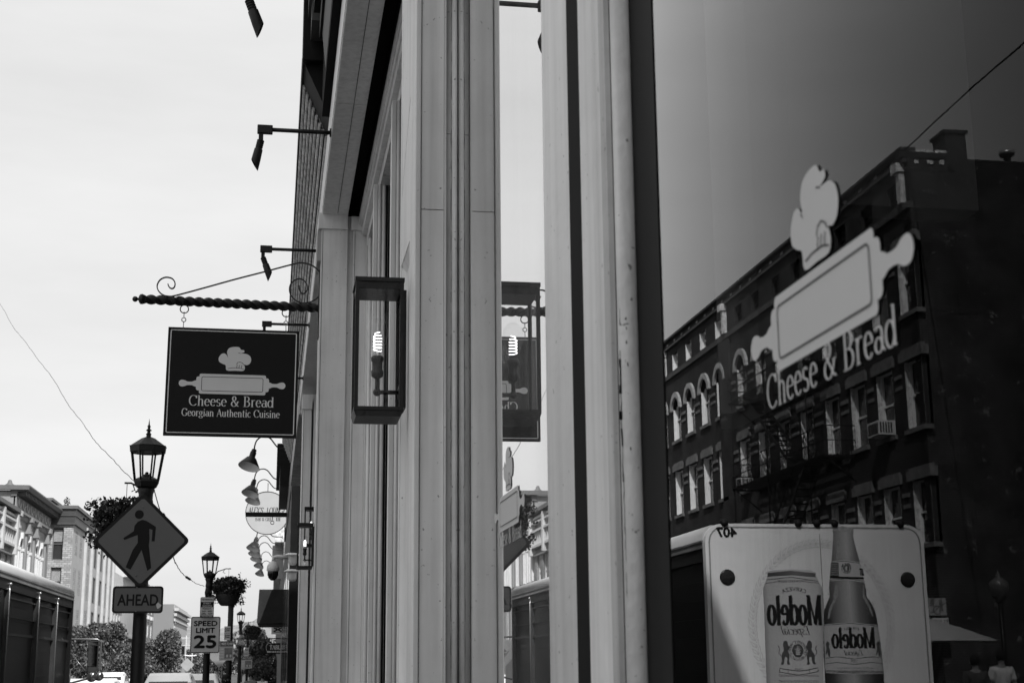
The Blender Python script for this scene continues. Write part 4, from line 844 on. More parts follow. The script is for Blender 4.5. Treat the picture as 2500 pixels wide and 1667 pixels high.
P.append(atY(338, 1183, 16.5)); P = [Vector((-18.3, 75, 17.2)), Vector((-13.5, 58.3, 16.0)), Vector((-8.5, 41, 12.4))]+P
wire(P, .0045, 'overhead_wire', 'thin wire sagging across the sky to the nearest lamp')
P = [atY(u, v, 17+16*i/6) for i, (u, v) in enumerate([(420, 1350), (430, 1375), (440, 1393), (455, 1408), (466, 1415), (480, 1424), (499, 1430)])]; P = [Vector((LX, 16.6, 3.75))]+P
wire(P, .006, 'overhead_wire', 'thin wire with a small clip, running from the nearest lamp to the second')
c = (P[4]+P[5])/2; q = MB(); q.tube([P[4], P[5]+(P[5]-P[4])*-.2], .022, 6); tag(q.build('wire_clip', ink_m), 'small dark clip on the wire between the two nearest lamps', 'clip')

# ================================================================== TREES
bark = mat('bark', .05, .9, .3, 8); lf1 = mat('tree_leaf', .04, .6, .35, 1.5); lf2 = mat('tree_leaf_light', .11, .6, .35, 1.5)
def tree(c, h, r, lb, grp, seed, n=5200, s=.10, droop=0.0, m=None):
    t = thing('street_tree', lb, 'tree', c, grp); rd = random.Random(seed); C = Vector(c)
    q = MB(); q.tube([C, C+Vector((.05, 0, h*.3)), C+Vector((-.03, .05, h*.55)), C+Vector((0, 0, h*.85))], [.13, .11, .08, .03], 8)
    cl = []
    for k in range(15):
        a = rd.uniform(0, 6.28); zz = rd.uniform(.30, .93); rr = r*math.sqrt(max(.05, 1-((zz-.55)/.5)**2))*rd.uniform(.35, .8); p = C+Vector((rr*math.cos(a), rr*math.sin(a), h*zz)); cl.append(p)
        q.tube([C+Vector((0, 0, h*min(.6, zz*.7))), (C+Vector((0, 0, h*zz*.85))+p)/2, p], [.05, .035, .015], 5)
    q.build('trunk', bark, t); q = MB()
    for k, p in enumerate(cl): rr = r*rd.uniform(.34, .52); leaf_cloud(q, p-Vector((0, 0, droop*rr)), (rr, rr, rr*(.75+droop)), n//15, s, seed=seed*99+k)
    f = q.build('crown', m or [lf1, lf2], t); f['kind'] = 'stuff'; return t
gl = 'trees on the far pavement'
def on(u, X): return atX(u, 1600, X)
tree((-14.6, 130, 0), 5.1, 2.4, 'dense tree just right of the truck mirror', gl, 11, 8000, .13)
tree((-14.4, 116, 0), 4.8, 2.3, 'bushy tree directly behind the truck mirror', gl, 12, 7000, .13)
tree((-14.4, 143, 0), 4.4, 1.9, 'tree between the dense tree and the nearest lamp post', gl, 15, 5000, .12)
tree((-14.3, 106, 0), 4.2, 1.8, 'low tree at the front corner of the truck', gl, 16, 5000, .12)
tree((-10.9, 150, 0), 5.5, 2.6, 'drooping feathery tree right of the nearest lamp post', gl, 13, 8000, .14, .5)
tree((-12.8, 170, 0), 4.2, 2.0, 'small tree between the lamp post and the drooping tree', gl, 14, 4000, .14)
tree((-15, 210, 0), 5.0, 2.8, 'far tree left of the drooping tree', gl, 17, 4000, .16)
gr = 'trees on the near pavement'
tree((-2.9, 150, 0), 5.4, 2.6, 'tree filling the gap behind the larger pay board', gr, 21, 6000, .16)
tree((-1.2, 120, -.6), 4.2, 1.9, 'low tree behind the fourth lamp and its pay board', gr, 22, 5000, .13)
tree((-.3, 98, -.4), 2.6, 1.2, 'small dark tree right of the smaller pay board', gr, 23, 4000, .09)
tree((-13.6, 245, -.5), 4.5, 3.0, 'far tree over the intersection, left of the speed limit sign', gr, 24, 4000, .17)
tree((-7.4, 190, -.6), 3.4, 2.6, 'low tree by the distant crossing, directly left of the speed limit post', gr, 25, 4000, .15)
tree((-10.6, 120, -.3), 2.9, 1.9, 'low bushy tree just right of the nearest lamp post', gl, 26, 5000, .11)
tree((-5.2, 260, -.8), 5.2, 3.4, 'far tree crown between the speed limit sign and the larger pay board', gr, 27, 4000, .18)
wood = [lf1, lf2]
# ================================================================== FAR TRAFFIC FITTINGS
c = atY(455, 1576, 200); t = thing('traffic_mast', 'pale horizontal traffic mast arm far down the street', 'traffic signal', (c.x, 200, 0))
q = MB(); a = atY(425, 1575, 200); b = atY(470, 1575, 200); q.tube([a, b], .07, 6); q.tube([(b.x, 200, -1), (b.x, 200, b.z)], .07, 6); q.build('mast', mat('mast_pale', .35, .5), t)
B(a.x+1, a.x+1.4, 199.8, 200, a.z-1.2, a.z-.1).build('signal_head', dk, t)
a = atY(455, 1550, 170); q = MB(); q.tube([(a.x, 170, -1), (a.x, 170, a.z)], .05, 6); tag(q.build('utility_pole', mat('mast_pale')), 'thin pale pole in front of the wooded hill', 'pole')
a = atY(636, 1541, 150); q = MB(); q.tube([(a.x-.3, 150, -1), (a.x-.3, 150, a.z-.2), (a.x, 150, a.z), (a.x+.4, 150, a.z-.1)], .05, 6); tag(q.build('cobra_lamp', mat('pole_grey', .25, .5)), 'slim curved lamp standing before the hill on the right', 'street lamp')
a = atY(432, 1557, 180); q = MB(); q.tube([(a.x, 180, -1), (a.x, 180, a.z)], .06, 6); q.box(a.x-.1, a.x+1.4, 179.8, 180.2, a.z-.1, a.z+.12); tag(q.build('cobra_lamp', mat('mast_pale')), 'pale street lamp head beside the blank-walled building', 'street lamp')
# ================================================================== BEVERAGE TRUCK
TX0, TX1 = -6.13, -3.62; TY0, TY1 = 14.9, 27.7; TZ = 3.06
tw = mat('truck_white', .84, .4, .06, 1.5, .05, 8, speck=.2, streak=.08); tdk = mat('truck_dark_panel', .008, .28, .25, 1.2, spec=.25); tr_ = mat('truck_rail', .30, .35, .3, 3, metal=.4); tb_ = mat('truck_black', .01, .4, .2)
tk = thing('delivery_truck', 'long drinks delivery truck with dark roll-up bays and a white rear printed with beer', 'truck', ((TX0+TX1)/2, 21, 0))
pr = rrect(TX1-TX0, TZ-.75, .20, 5, (TX0+TX1)/2, (TZ+.75)/2)
q = MB(); q.prism([(x, z) for x, z in pr], 'y', TY0, TY0+.10); q.build('rear_wall', tw, tk)
B(TX0+.02, TX1-.12, TY0+.10, TY1, .80, 2.80).build('body', tb_, tk)
q = MB(); q.prism([(TX0+.02, 2.80)]+[(TX1+.0, 2.86), (TX1+.005, 2.90)]+[(TX1-.12+.12*math.cos(math.radians(a)), 2.93+.12*math.sin(math.radians(a))) for a in range(0, 91, 15)]+[(TX0+.15, 3.05), (TX0, 2.93)], 'y', TY0+.1, TY1, True); q.build('roof', mat('truck_roof', .5, .5, .05), tk)
q = MB(); q.box(TX1-.13, TX1+.012, TY0+.1, TY1, 2.865, 2.885).box(TX1-.13, TX1+.002, TY0+.1, TY1, 2.82, 2.862).box(TX1-.13, TX1+.01, TY0+.1, TY1, 2.80, 2.818); q.build('gutter_rail', tr_, tk)
B(TX1-.14, TX1-.01, TY0+.1, TY1, 2.66, 2.799).build('header', mat('truck_header', .02, .3, .2, 4), tk)
ys = [TY0+.1, 16.9, 18.3, 19.6, 21.0, 23.66, 25.67, 27.6]
for i in range(len(ys)-1):
    a, b = ys[i]+.03, ys[i+1]-.03
    d_ = None
    n = 9
    for k in range(n):
        z1 = 2.655-k*.20; z0_ = z1-.198
        s = B(TX1-.085-(.0 if i < 4 else .02), TX1-.05-(.0 if i < 4 else .02), a, b, z0_, z1)
        if d_ is None: d_ = s.build('bay_door', tdk, tk)
        else: s.build('slat', tdk, d_)
    if i >= 4: q = MB(); q.box(TX1-.07, TX1-.035, a, b, 2.56, 2.58).box(TX1-.07, TX1-.03, a, b, 2.30, 2.312).box(TX1-.07, TX1-.035, a, b, 2.05, 2.09); q.build('door_trim', mat('truck_trim', .03, .3, .1), d_)
for y in ys[1:-1]:
    q = MB(); q.box(TX1-.09, TX1-.004, y-.028, y+.028, .85, 2.70); q.build('bay_post', mat('truck_post', .05, .3, .2, metal=.4), tk)
    q = MB(); q.tube([(TX1+.004, y, .85), (TX1+.004, y, 2.66), (TX1-.02, y+.05, 2.74)], .011, 6); q.ball((TX1+.0, y+.05, 2.745), .025, 8); q.build('strap', mat('steel'), tk)
B(TX1-.09, TX1, TY1-.09, TY1, .8, 2.8).build('corner_post', tdk, tk)
B(TX0+.05, TX1-.05, TY0+.2, TY1+2.4, .5, .8).build('chassis', tb_, tk)
B(TX0+.05, TX1-.05, TY0-.05, TY0+.02, .55, .72).build('bumper', tr_, tk)
def wheel(x, y, par, r=.5, w=.28):
    q = MB(); q.lathe([(r*.55, -w/2), (r*.92, -w/2), (r, -w*.35), (r, w*.35), (r*.92, w/2), (r*.55, w/2)], (x, y, r-.13), 24, 'x'); o = q.build('wheel', mat('tyre', .03, .8, .2, 20), par)
    q = MB(); q.lathe([(0, -w*.3), (r*.5, -w*.35), (r*.56, -w*.5), (r*.56, w*.5), (r*.5, w*.35), (0, w*.3)], (x, y, r-.13), 16, 'x'); q.build('rim', mat('steel'), o)
for y in (18.2, 19.3, 28.7):
    for x in (TX1-.2, TX0+.2): wheel(x, y, tk)
q = MB(); q.prism([(28.0, .6), (28.0, 2.55), (28.4, 2.62), (29.5, 2.55), (30.1, 1.75), (31.3, 1.55), (31.4, .6)][::-1], 'x', TX0+.45, TX1-.45); q.build('cab', mat('cab_paint', .2, .3, .05), tk)
B(TX1-.449, TX1-.435, 28.3, 29.4, 1.7, 2.4).build('cab_window', mat('dark_glazing'), tk)
mx_ = -3.38; q = MB(); q.bbox(mx_-.10, mx_+.10, 29.0, 29.10, 1.52, 2.10, .03); mo = q.build('wing_mirror', mat('mirror_shell', .03, .3), tk)
B(mx_-.085, mx_+.085, 28.99, 28.998, 1.62, 2.08).build('mirror_glass', mat('mirror_face', .5, .03, 0, metal=1.0), mo)
q = MB(); q.tube([(mx_-.75, 29.1, 2.13), (mx_+.06, 29.1, 2.13), (mx_+.13, 29.1, 2.08), (mx_+.13, 29.1, 1.5), (mx_+.05, 29.1, 1.42), (mx_-.75, 29.1, 1.22)], .02, 8); q.tube([(mx_-.4, 29.1, 1.85), (mx_-.05, 29.1, 1.42)], .012, 6); q.build('mirror_arm', mat('mirror_tube', .12, .3, .1, metal=.5), mo)
q = MB(); q.lathe([(0, -.06), (.06, -.05), (.10, -.015), (.10, 0), (.02, .03)], (mx_+.0, 29.02, 1.42), 16, 'y'); q.lathe([(0, -.06), (.05, -.05), (.09, -.015), (.09, 0), (.02, .03)], (mx_+.13, 29.06, 1.43), 16, 'y'); q.build('round_mirror', mat('chrome_dark', .25, .1, 0, metal=.9), mo)
# --- print on the rear wall (plane Y = TY0, seen mirrored in the shop glass)
O = Vector((0, TY0-.001, 0))
def tv(x, y):                                             # survey point of the reflected rear -> real (X, Z)
    p = atY(1600+x*.3827, 1200+y*.3827, TY0); return (2*GX-p.x, p.z)
def tb2(x, y): p = atY(1850+x*.2468, 1280+y*.2468, TY0); return (2*GX-p.x, p.z)
def pf(q, pts, l): flat(q, pts, O, EX, EZ, l); return q
def grad(name, stops, rough=.45, sc=1.0):
    m = bpy.data.materials.new(name); m.use_nodes = True; t = m.node_tree; b = t.nodes['Principled BSDF']; b.inputs['Roughness'].default_value = rough
    tc = t.nodes.new('ShaderNodeTexCoord'); s = t.nodes.new('ShaderNodeSeparateXYZ'); t.links.new(tc.outputs['Generated'], s.inputs[0]); r = t.nodes.new('ShaderNodeValToRGB'); t.links.new(s.outputs[0], r.inputs[0])
    e = r.color_ramp.elements; e[0].position = stops[0][0]; e[0].color = (stops[0][1],)*3+(1,); e[1].position = stops[-1][0]; e[1].color = (stops[-1][1],)*3+(1,)
    for p_, v in stops[1:-1]: x = e.new(p_); x.color = (v,)*3+(1,)
    n = t.nodes.new('ShaderNodeTexNoise'); n.inputs['Scale'].default_value = 60; t.links.new(tc.outputs['Object'], n.inputs['Vector']); mr = t.nodes.new('ShaderNodeMapRange'); mr.inputs['To Min'].default_value = .85; mr.inputs['To Max'].default_value = 1.15; t.links.new(n.outputs[0], mr.inputs[0])
    v = t.nodes.new('ShaderNodeVectorMath'); v.operation = 'SCALE'; t.links.new(r.outputs[0], v.inputs[0]); t.links.new(mr.outputs[0], v.inputs['Scale']); t.links.new(v.outputs[0], b.inputs['Base Color']); return m
prn = thing('x', 'x', 'x') ; bpy.data.objects.remove(prn)
inkT = mat('print_ink', .015, .45, 0); lab = mat('print_label', .66, .4, .04); gry = mat('print_grey', .28, .5, .1); fnt = mat('print_faint', .50, .5, 0)
x7a, z7 = tv(455, 287)
q = MB(); put_text(q, sans('407'), Vector((x7a, TY0-.001, z7)), EX, EZ, width=.225, height=.105/.73, bold=.006, jitter=False, lift=.003); q.build('number', inkT, tk)
for (x, y) in ((460, 545), (1610, 560)):
    cx_, cz2 = tv(x, y); q = MB(); q.lathe([(0, -.012), (.07, -.012), (.085, -.006), (.088, .01)], (cx_, TY0, cz2), 24, 'y'); q.build('tail_lamp', mat('tail_lamp', .015, .25, .3, 30), tk)
for x in (440, 912, 1030, 1143, 1563):
    cx_, cz2 = tv(x, 205); q = MB(); q.lathe([(0, -.05), (.035, -.045), (.05, .0), (.05, .03)], (cx_, TY0+.02, TZ+.005), 12, 'y'); q.build('marker_lamp', inkT, tk)
q = MB(); xa, za = tv(1047, 270); xb, zb = tv(1056, 600); q.box(xa-.004, xa+.004, TY0-.003, TY0, zb-1.2, za); q.build('panel_seam', mat('seam', .3, .5), tk)
q = MB(); strokes(q, rrect(TX1-TX0-.09, TZ-.85, .16, 6, (TX0+TX1)/2, (TZ+.77)/2), .018, O, EX, EZ, .0012, True); q.build('edge_trim', mat('seam'), tk)
q = MB()                                                     # faint barley wreath
for sg, (cx_, cz2) in ((1, tv(1060, 760)),):
    for k in range(64):
        a = -2.2+k*(4.4+1.0)/63+math.pi/2-.5; R_ = .78; px, pz = cx_+R_*1.0*math.cos(a), cz2-.15+R_*1.12*math.sin(a)
        for s2 in (-1, 1):
            b_ = a+math.pi/2+s2*.5; pts = [(px, pz), (px+.05*math.cos(b_-.3), pz+.05*math.sin(b_-.3)), (px+.10*math.cos(b_), pz+.10*math.sin(b_)), (px+.05*math.cos(b_+.3), pz+.05*math.sin(b_+.3))]
            strokes(q, pts, .005, O, EX, EZ, .0005, True)
q.build('wreath_print', fnt, tk)
# can
L_, R_ = tb2(55, 620), tb2(640, 660)
can = [tb2(*p) for p in ((95, 462), (140, 452), (330, 440), (520, 452), (572, 470), (575, 500), (600, 560), (632, 620), (645, 720), (650, 1300), (650, 2000), (100, 2000), (60, 800), (50, 640), (72, 575), (92, 520))]
q = MB(); pf(q, can, .002); cn = q.build('can_print', grad('can_silver', [(0, .30), (.08, .52), (.3, .60), (.6, .55), (.9, .42), (1, .2)]), tk)
q = MB(); pf(q, [tb2(*p) for p in ((98, 478), (330, 455), (572, 482), (570, 520), (330, 500), (96, 515))], .003); q.build('can_rim', grad('can_rim_g', [(0, .1), (.4, .16), (.7, .08), (1, .06)]), cn)
q = MB(); strokes(q, [tb2(*p) for p in ((90, 545), (330, 520), (595, 560))], .006, O, EX, EZ, .004); strokes(q, [tb2(*p) for p in ((70, 580), (200, 562))], .004, O, EX, EZ, .004); strokes(q, [tb2(*p) for p in ((495, 566), (600, 578))], .004, O, EX, EZ, .004)
def tt(q, data, cx, ybase, wpx, hpx, bend=None, bold=0.0, ht=None):
    x, z = tb2(cx, ybase); k = (atY(1850, 1280, TY0)-atY(1850+.2468*100, 1280, TY0)).length/100
    H_ = hpx*k/(.73 if data in _tc.values() and ht else 1)
    put_text(q, data, Vector((x, TY0-.001, z)), EX, EZ, width=wpx*k, height=hpx*k/(ht or 1), lift=.004, bend=bend, bold=bold, jitter=not bool(ht))
tt(q, sans('IMPORTED BEER'), 345, 572, 290, 24, ht=.73); tt(q, sans('CERVEZA'), 355, 655, 230, 38, bend=.30, ht=.73)
tt(q, serif('Modelo', .21, .055), 365, 985, 535, 260, bold=.004); tt(q, serif('Especial', .13, .04, .35), 372, 1085, 290, 75); tt(q, serif('.', .2, .1), 232, 1085, 10, 20)
def crest(q, qg, qd, cx, cy, k_, lions=True):
    x, z = tb2(cx, cy); pf(qd, circ(.170*k_, 32, x, z, .2*k_), .003) if False else None
    pf(qg, circ(.235*k_, 36, x, z), .0030); pf(qd, circ(.150*k_, 32, x, z, .165*k_), .0045); strokes(q, circ(.235*k_, 36, x, z), .004, O, EX, EZ, .0036, True)
    for tx, a0, dr in (('CERVECERIA MODELO', 0, 1),):
        n = len(tx)
        for i, ch in enumerate(tx):
            if ch == ' ': continue
            a = math.radians(205-230*i/(n-1)); r = .175*k_; u = Vector((math.sin(a), 0, -math.cos(a))); v_ = Vector((math.cos(a), 0, math.sin(a)))
            put_text(q, sans(ch), Vector((x, O.y, z))+v_*r, u, v_, height=.05*k_/.73, lift=.0045, bold=.001, jitter=False)
    for i, ch in enumerate('MEXICO'):
        a = math.radians(232+76*i/5); r = .222*k_; v_ = Vector((-math.cos(a), 0, -math.sin(a))); u = Vector((-math.sin(a), 0, math.cos(a)))
        put_text(q, sans(ch), Vector((x, O.y, z))-v_*r, u, v_, height=.045*k_/.73, lift=.0045, bold=.001, jitter=False)
    pf(qg, [(x-.05*k_, z-.10*k_), (x+.05*k_, z-.10*k_), (x+.062*k_, z-.03*k_), (x+.05*k_, z+.03*k_), (x-.05*k_, z+.03*k_), (x-.062*k_, z-.03*k_)], .0060)
    for zz in (-.07, -.03, .01): pf(q, [(x-.06*k_, z+zz*k_), (x+.06*k_, z+zz*k_), (x+.06*k_, z+(zz+.01)*k_), (x-.06*k_, z+(zz+.01)*k_)], .0068)
    for a in range(0, 181, 30): strokes(qg, [(x, z+.03*k_), (x+.08*k_*math.cos(math.radians(a)), z+.03*k_+.08*k_*math.sin(math.radians(a)))], .01*k_, O, EX, EZ, .0062)
    if lions:
        for sg in (-1, 1):
            pl = [(.26, .20), (.30, .25), (.36, .22), (.38, .12), (.36, .02), (.41, -.06), (.44, -.15), (.42, -.25), (.47, -.32), (.40, -.34), (.36, -.26), (.34, -.14), (.28, -.20), (.30, -.32), (.22, -.34), (.24, -.24), (.22, -.12), (.26, -.02), (.22, .06), (.14, .07), (.16, .10), (.24, .12)]
            pf(qd, [(x+sg*a*k_, z+b*k_) for a, b in smooth_loop(pl, 2)], .0028)
            strokes(qd, [(x+sg*a*k_, z+b*k_) for a, b in ((.44, -.12), (.50, -.05), (.47, .04), (.50, .12))], .02*k_, O, EX, EZ, .0028)
        rb = [(-.50, -.42), (-.30, -.46), (0, -.50), (.30, -.46), (.50, -.42)]
        for dz in (0, -.09): strokes(q, [(x+a*k_, z+(b+dz)*k_) for a, b in rb], .006, O, EX, EZ, .0040)
        for a in (-.28, .28, -.5, .5): strokes(q, [(x+a*k_, z-.45*k_), (x+a*k_, z-.54*k_)], .006, O, EX, EZ, .0042)
q2 = MB(); q3 = MB(); crest(q, q2, q3, 395, 1245, .43); tt(q, serif('1925', .12, .05), 400, 1445, 70, 26)
for yy in (1490, 1545): 
    for k in range(24):
        x0, z0_ = tb2(600-k*16.5, yy+12); x1, z1_ = tb2(590-k*16.5, yy-4-(k*7 % 3)*3); strokes(q, [(x0, z0_), (x1, z1_)], .005, O, EX, EZ, .004)
q.build('can_lettering', inkT, cn); q2.build('crest_light', lab, cn); q3.build('crest_dark', mat('print_dark', .07, .5, .3, 40), cn)
# bottle
bo = [tb2(*p) for p in ((738, 60), (745, 30), (840, 15), (940, 35), (945, 60), (940, 110), (960, 200), (1003, 360), (1050, 560), (1070, 640), (1075, 710), (1130, 790), (1165, 880), (1185, 990), (1215, 1180), (1245, 1480), (1262, 2000), (690, 2000), (650, 1300), (648, 1000), (650, 860), (680, 780), (710, 710), (704, 640), (706, 560), (728, 360), (740, 200), (745, 110))]
q = MB(); pf(q, bo, .0055); bt_ = q.build('bottle_print', grad('bottle_glass', [(0, .01), (.15, .04), (.35, .18), (.5, .48), (.68, .26), (.85, .05), (1, .006)]), tk)
q = MB(); pf(q, [tb2(*p) for p in ((738, 60), (745, 30), (840, 15), (940, 35), (943, 62), (840, 75))], .0065); q.build('bottle_cap', mat('cap_silver', .35, .4, .5, 60), bt_)
q = MB(); pf(q, [tb2(*p) for p in ((728, 362), (860, 350), (1003, 372), (1052, 572), (880, 545), (706, 560))], .0065); pf(q, [tb2(*p) for p in ((650, 985), (920, 965), (1187, 992), (1243, 1475), (930, 1478), (665, 1465))], .0065); q.build('bottle_label', grad('label_white', [(0, .35), (.2, .55), (.6, .6), (.9, .5), (1, .4)]), bt_)
q = MB()
for a, b, c_ in (((728, 372), (860, 360), (1000, 382)), ((708, 548), (880, 533), (1050, 560)), ((650, 995), (920, 975), (1187, 1003)), ((662, 1452), (930, 1466), (1243, 1462)), ((662, 1440), (930, 1454), (1241, 1450))): strokes(q, [tb2(*a), tb2(*b), tb2(*c_)], .005, O, EX, EZ, .0078)
O2 = O; O = O+Vector((0, -.004, 0))
for k in range(7):
    x0, z0_ = tb2(795, 385+k*20); x1, z1_ = tb2(722-k, 385+k*20); strokes(q, [(x0, z0_), (x1, z1_)], .014, O, EX, EZ, .004)
for k in range(4): strokes(q, [tb2(1005+k*3, 440+k*18), tb2(1035+k*3, 442+k*18)], .014, O, EX, EZ, .004)
strokes(q, [tb2(715, 520), tb2(1040, 530)], .022, O, EX, EZ, .0035)
q2 = MB(); q3 = MB(); crest(q, q2, q3, 872, 430, .24, False)
def tt2(q, data, cx, yb, w, h, **k): 
    x, z = tb2(cx, yb); kk = (atY(1850, 1280, TY0)-atY(1850+.2468*100, 1280, TY0)).length/100; put_text(q, data, Vector((x, TY0-.005, z)), EX, EZ, width=w*kk, height=h*kk/k.get('ht', 1), lift=.004, bold=k.get('bold', 0), bend=k.get('bend'), jitter=not k.get('ht'))
tt2(q, sans('CERVEZA'), 922, 1035, 150, 24, ht=.73, bend=.3); tt2(q, serif('Modelo', .21, .055), 945, 1215, 430, 180, bold=.003); tt2(q, serif('Especial', .13, .04, .35), 945, 1290, 190, 48); tt2(q, serif('.', .2, .1), 848, 1290, 8, 14)
for sg in (690, 1190):
    pf(q3, [tb2(sg+a, 1230+b) for a, b in ((-20, -60), (0, -80), (18, -60), (12, -20), (26, 30), (20, 80), (4, 70), (-4, 20), (-16, 60), (-24, 50), (-14, 0))], .0045)
for dz in (0, 55): strokes(q, [tb2(*p) for p in ((675, 1320+dz), (785, 1305+dz), (950, 1328+dz), (1125, 1305+dz), (1225, 1320+dz))], .005, O, EX, EZ, .0042)
tt2(q, serif('1925', .12, .05), 950, 1370, 72, 28)
for yy in (1415, 1440):
    for k in range(22): x0, z0_ = tb2(1140-k*16.5, yy+8); x1, z1_ = tb2(1132-k*16.5, yy-2-(k*5 % 3)*2); strokes(q, [(x0, z0_), (x1, z1_)], .004, O, EX, EZ, .004)
q.build('bottle_lettering', inkT, bt_); q2.build('crest_light', lab, bt_); q3.build('crest_dark', mat('print_dark'), bt_)
q = MB()
for hl in ([(790, 120), (815, 120), (800, 340), (772, 345)], [(760, 600), (785, 600), (790, 700), (730, 830), (705, 930), (690, 930), (700, 840), (745, 740)], [(1035, 600), (1050, 600), (1055, 700), (1110, 800), (1140, 900), (1128, 905), (1090, 815), (1035, 715)]): pf(q, [tb2(*p) for p in hl], .0028)
q.build('highlight_print', mat('print_highlight', .33, .4, .3, 30), bt_)
rd = random.Random(4); q = MB()
for k in range(150):
    x = rd.choice((rd.uniform(700, 800), rd.uniform(1000, 1150), rd.uniform(680, 1150))); y = rd.uniform(600, 900); r = rd.uniform(.002, .006); px, pz = tb2(x, y); pf(q, circ(r, 6, px, pz), .0035)
q.build('droplet_print', mat('droplet', .2, .4, 0), bt_)
O = O2

# ================================================================== CARS
def car(loc, lb, body, h=1.35, L=4.4, W_=1.76, rz=0):
    t = thing('parked_car', lb, 'car', (0, 0, 0), None); z0 = .28-.13
    prof = [(-L/2, .35), (-L/2, .75), (-L/2+.1, .92), (-L/2+.55, .98), (-L/2+1.0, h-.08), (-L/2+1.35, h), (.35, h), (.75, h-.05), (1.45, .95), (L/2-.15, .82), (L/2, .65), (L/2, .35)]
    q = MB(); n = len(prof); prev = None
    secs = [(-W_/2, 0.90, .0), (-W_/2+.07, 1.0, .0), (W_/2-.07, 1.0, 0), (W_/2, .90, 0)]
    def sec(x, k): return [(x*(1 if z <= .98 else .84), y*(.98 if k < 1 else 1), z if z <= .98 else .98+(z-.98)*(1 if k == 1 else .80)) for y, z in prof]
    xs = [(-W_/2, .9), (-W_/2+.10, 1), (W_/2-.10, 1), (W_/2, .9)]
    for x, k in xs:
        b = q.addv(sec(x, k))
        if prev is not None:
            for i in range(n): j = (i+1) % n; q.face((prev+i, b+i, b+j, prev+j), True)
        else: q.face([b+i for i in range(n)])
        prev = b
    q.face([prev+i for i in range(n)][::-1]); q.build('body', body, t, local=True)
    gm = mat('car_glass', .015, .05, 0)
    q = MB(); y0, y1 = -L/2+.58, -L/2+1.03; q.poly([(-W_*.40, y0-.012, 1.02), (W_*.40, y0-.012, 1.02), (W_*.34, y1-.03, h-.10), (-W_*.34, y1-.03, h-.10)]); q.build('rear_window', gm, t, local=True)
    q = MB(); q.poly([(-W_*.40, 1.38, 1.02), (W_*.40, 1.38, 1.02), (W_*.34, .86, h-.08), (-W_*.34, .86, h-.08)][::-1]); q.build('windscreen', gm, t, local=True)
    for sx in (-1, 1):
        q = MB(); x1 = sx*(W_/2*.86+.03); x2 = sx*(W_/2*.84+.004); q.poly([(sx*(W_/2*.97), -L/2+.85, 1.0), (sx*(W_/2*.97), 1.2, 1.0), (x2, .65, h-.14), (x2, -L/2+1.2, h-.14)]); q.build('side_window', gm, t, local=True)
        q = MB(); q.bbox(sx*W_/2, sx*(W_/2+.16), .95, 1.08, .92, 1.06, .02); q.build('wing_mirror', body, t, local=True)
    for y in (-L/2+.8, L/2-.85):
        for sx in (-1, 1): 
            q = MB(); r, w = .32, .2; q.lathe([(r*.55, -w/2), (r*.95, -w/2), (r, -w*.3), (r, w*.3), (r*.95, w/2), (r*.55, w/2)], (sx*(W_/2-.1), y, .32), 20, 'x'); wo = q.build('wheel', mat('tyre'), t, local=True)
            q = MB(); q.lathe([(0, -w*.4), (r*.58, -w*.5), (r*.58, w*.5), (0, w*.4)], (sx*(W_/2-.1), y, .32), 12, 'x'); q.build('rim', mat('steel'), wo, local=True)
    q = MB(); q.lathe([(.012, 0), (.004, .12), (0, .13)], (0, -L/2+1.5, h), 6); q.build('aerial', tb_, t, local=True)
    t.location = loc; t.rotation_euler = (0, 0, rz); return t
car((-3.45, 53, -.12), 'dark-windowed pale car, only its roof showing right of the nearest lamp post', mat('car_silver', .38, .3, .03, metal=.5), 1.50)
car((-4.85, 41, -.12), 'white car roof between the truck mirror and the nearest lamp post', mat('car_white', .6, .3, .03), 1.42, W_=1.85)
car((-2.9, 62, -.15), 'car farther on, next to the speed limit post', mat('car_grey', .25, .3, .03, metal=.4), 1.45)
car((-9.3, 90, -.15), 'distant car parked on the far side of the street', mat('car_white'), 1.45)

# ================================================================== PEOPLE
def skin(name, verts, edges, radii, m, par, root=0, lv=2):
    me = bpy.data.meshes.new(name); me.from_pydata(verts, edges, []); o = bpy.data.objects.new(name, me); link(o)
    md = o.modifiers.new('s', 'SKIN'); md.use_smooth_shade = True
    for i, r in enumerate(radii):
        sv = me.skin_vertices[0].data[i]; r = r if isinstance(r, tuple) else (r, r); sv.radius = r; sv.use_root = (i == root)
    o.modifiers.new('d', 'SUBSURF').levels = lv; o.modifiers['d'].render_levels = lv
    bpy.context.view_layer.update(); dg = bpy.context.evaluated_depsgraph_get(); nm = bpy.data.meshes.new_from_object(o.evaluated_get(dg)); nm.name = name
    o.modifiers.clear(); o.data = nm; bpy.data.meshes.remove(me); nm.materials.clear(); nm.materials.append(m)
    for p in nm.polygons: p.use_smooth = True
    o.parent = par; return o
skinm = mat('skin', .22, .55, .1, 9); hairm = mat('hair', .015, .6, .3, 40)
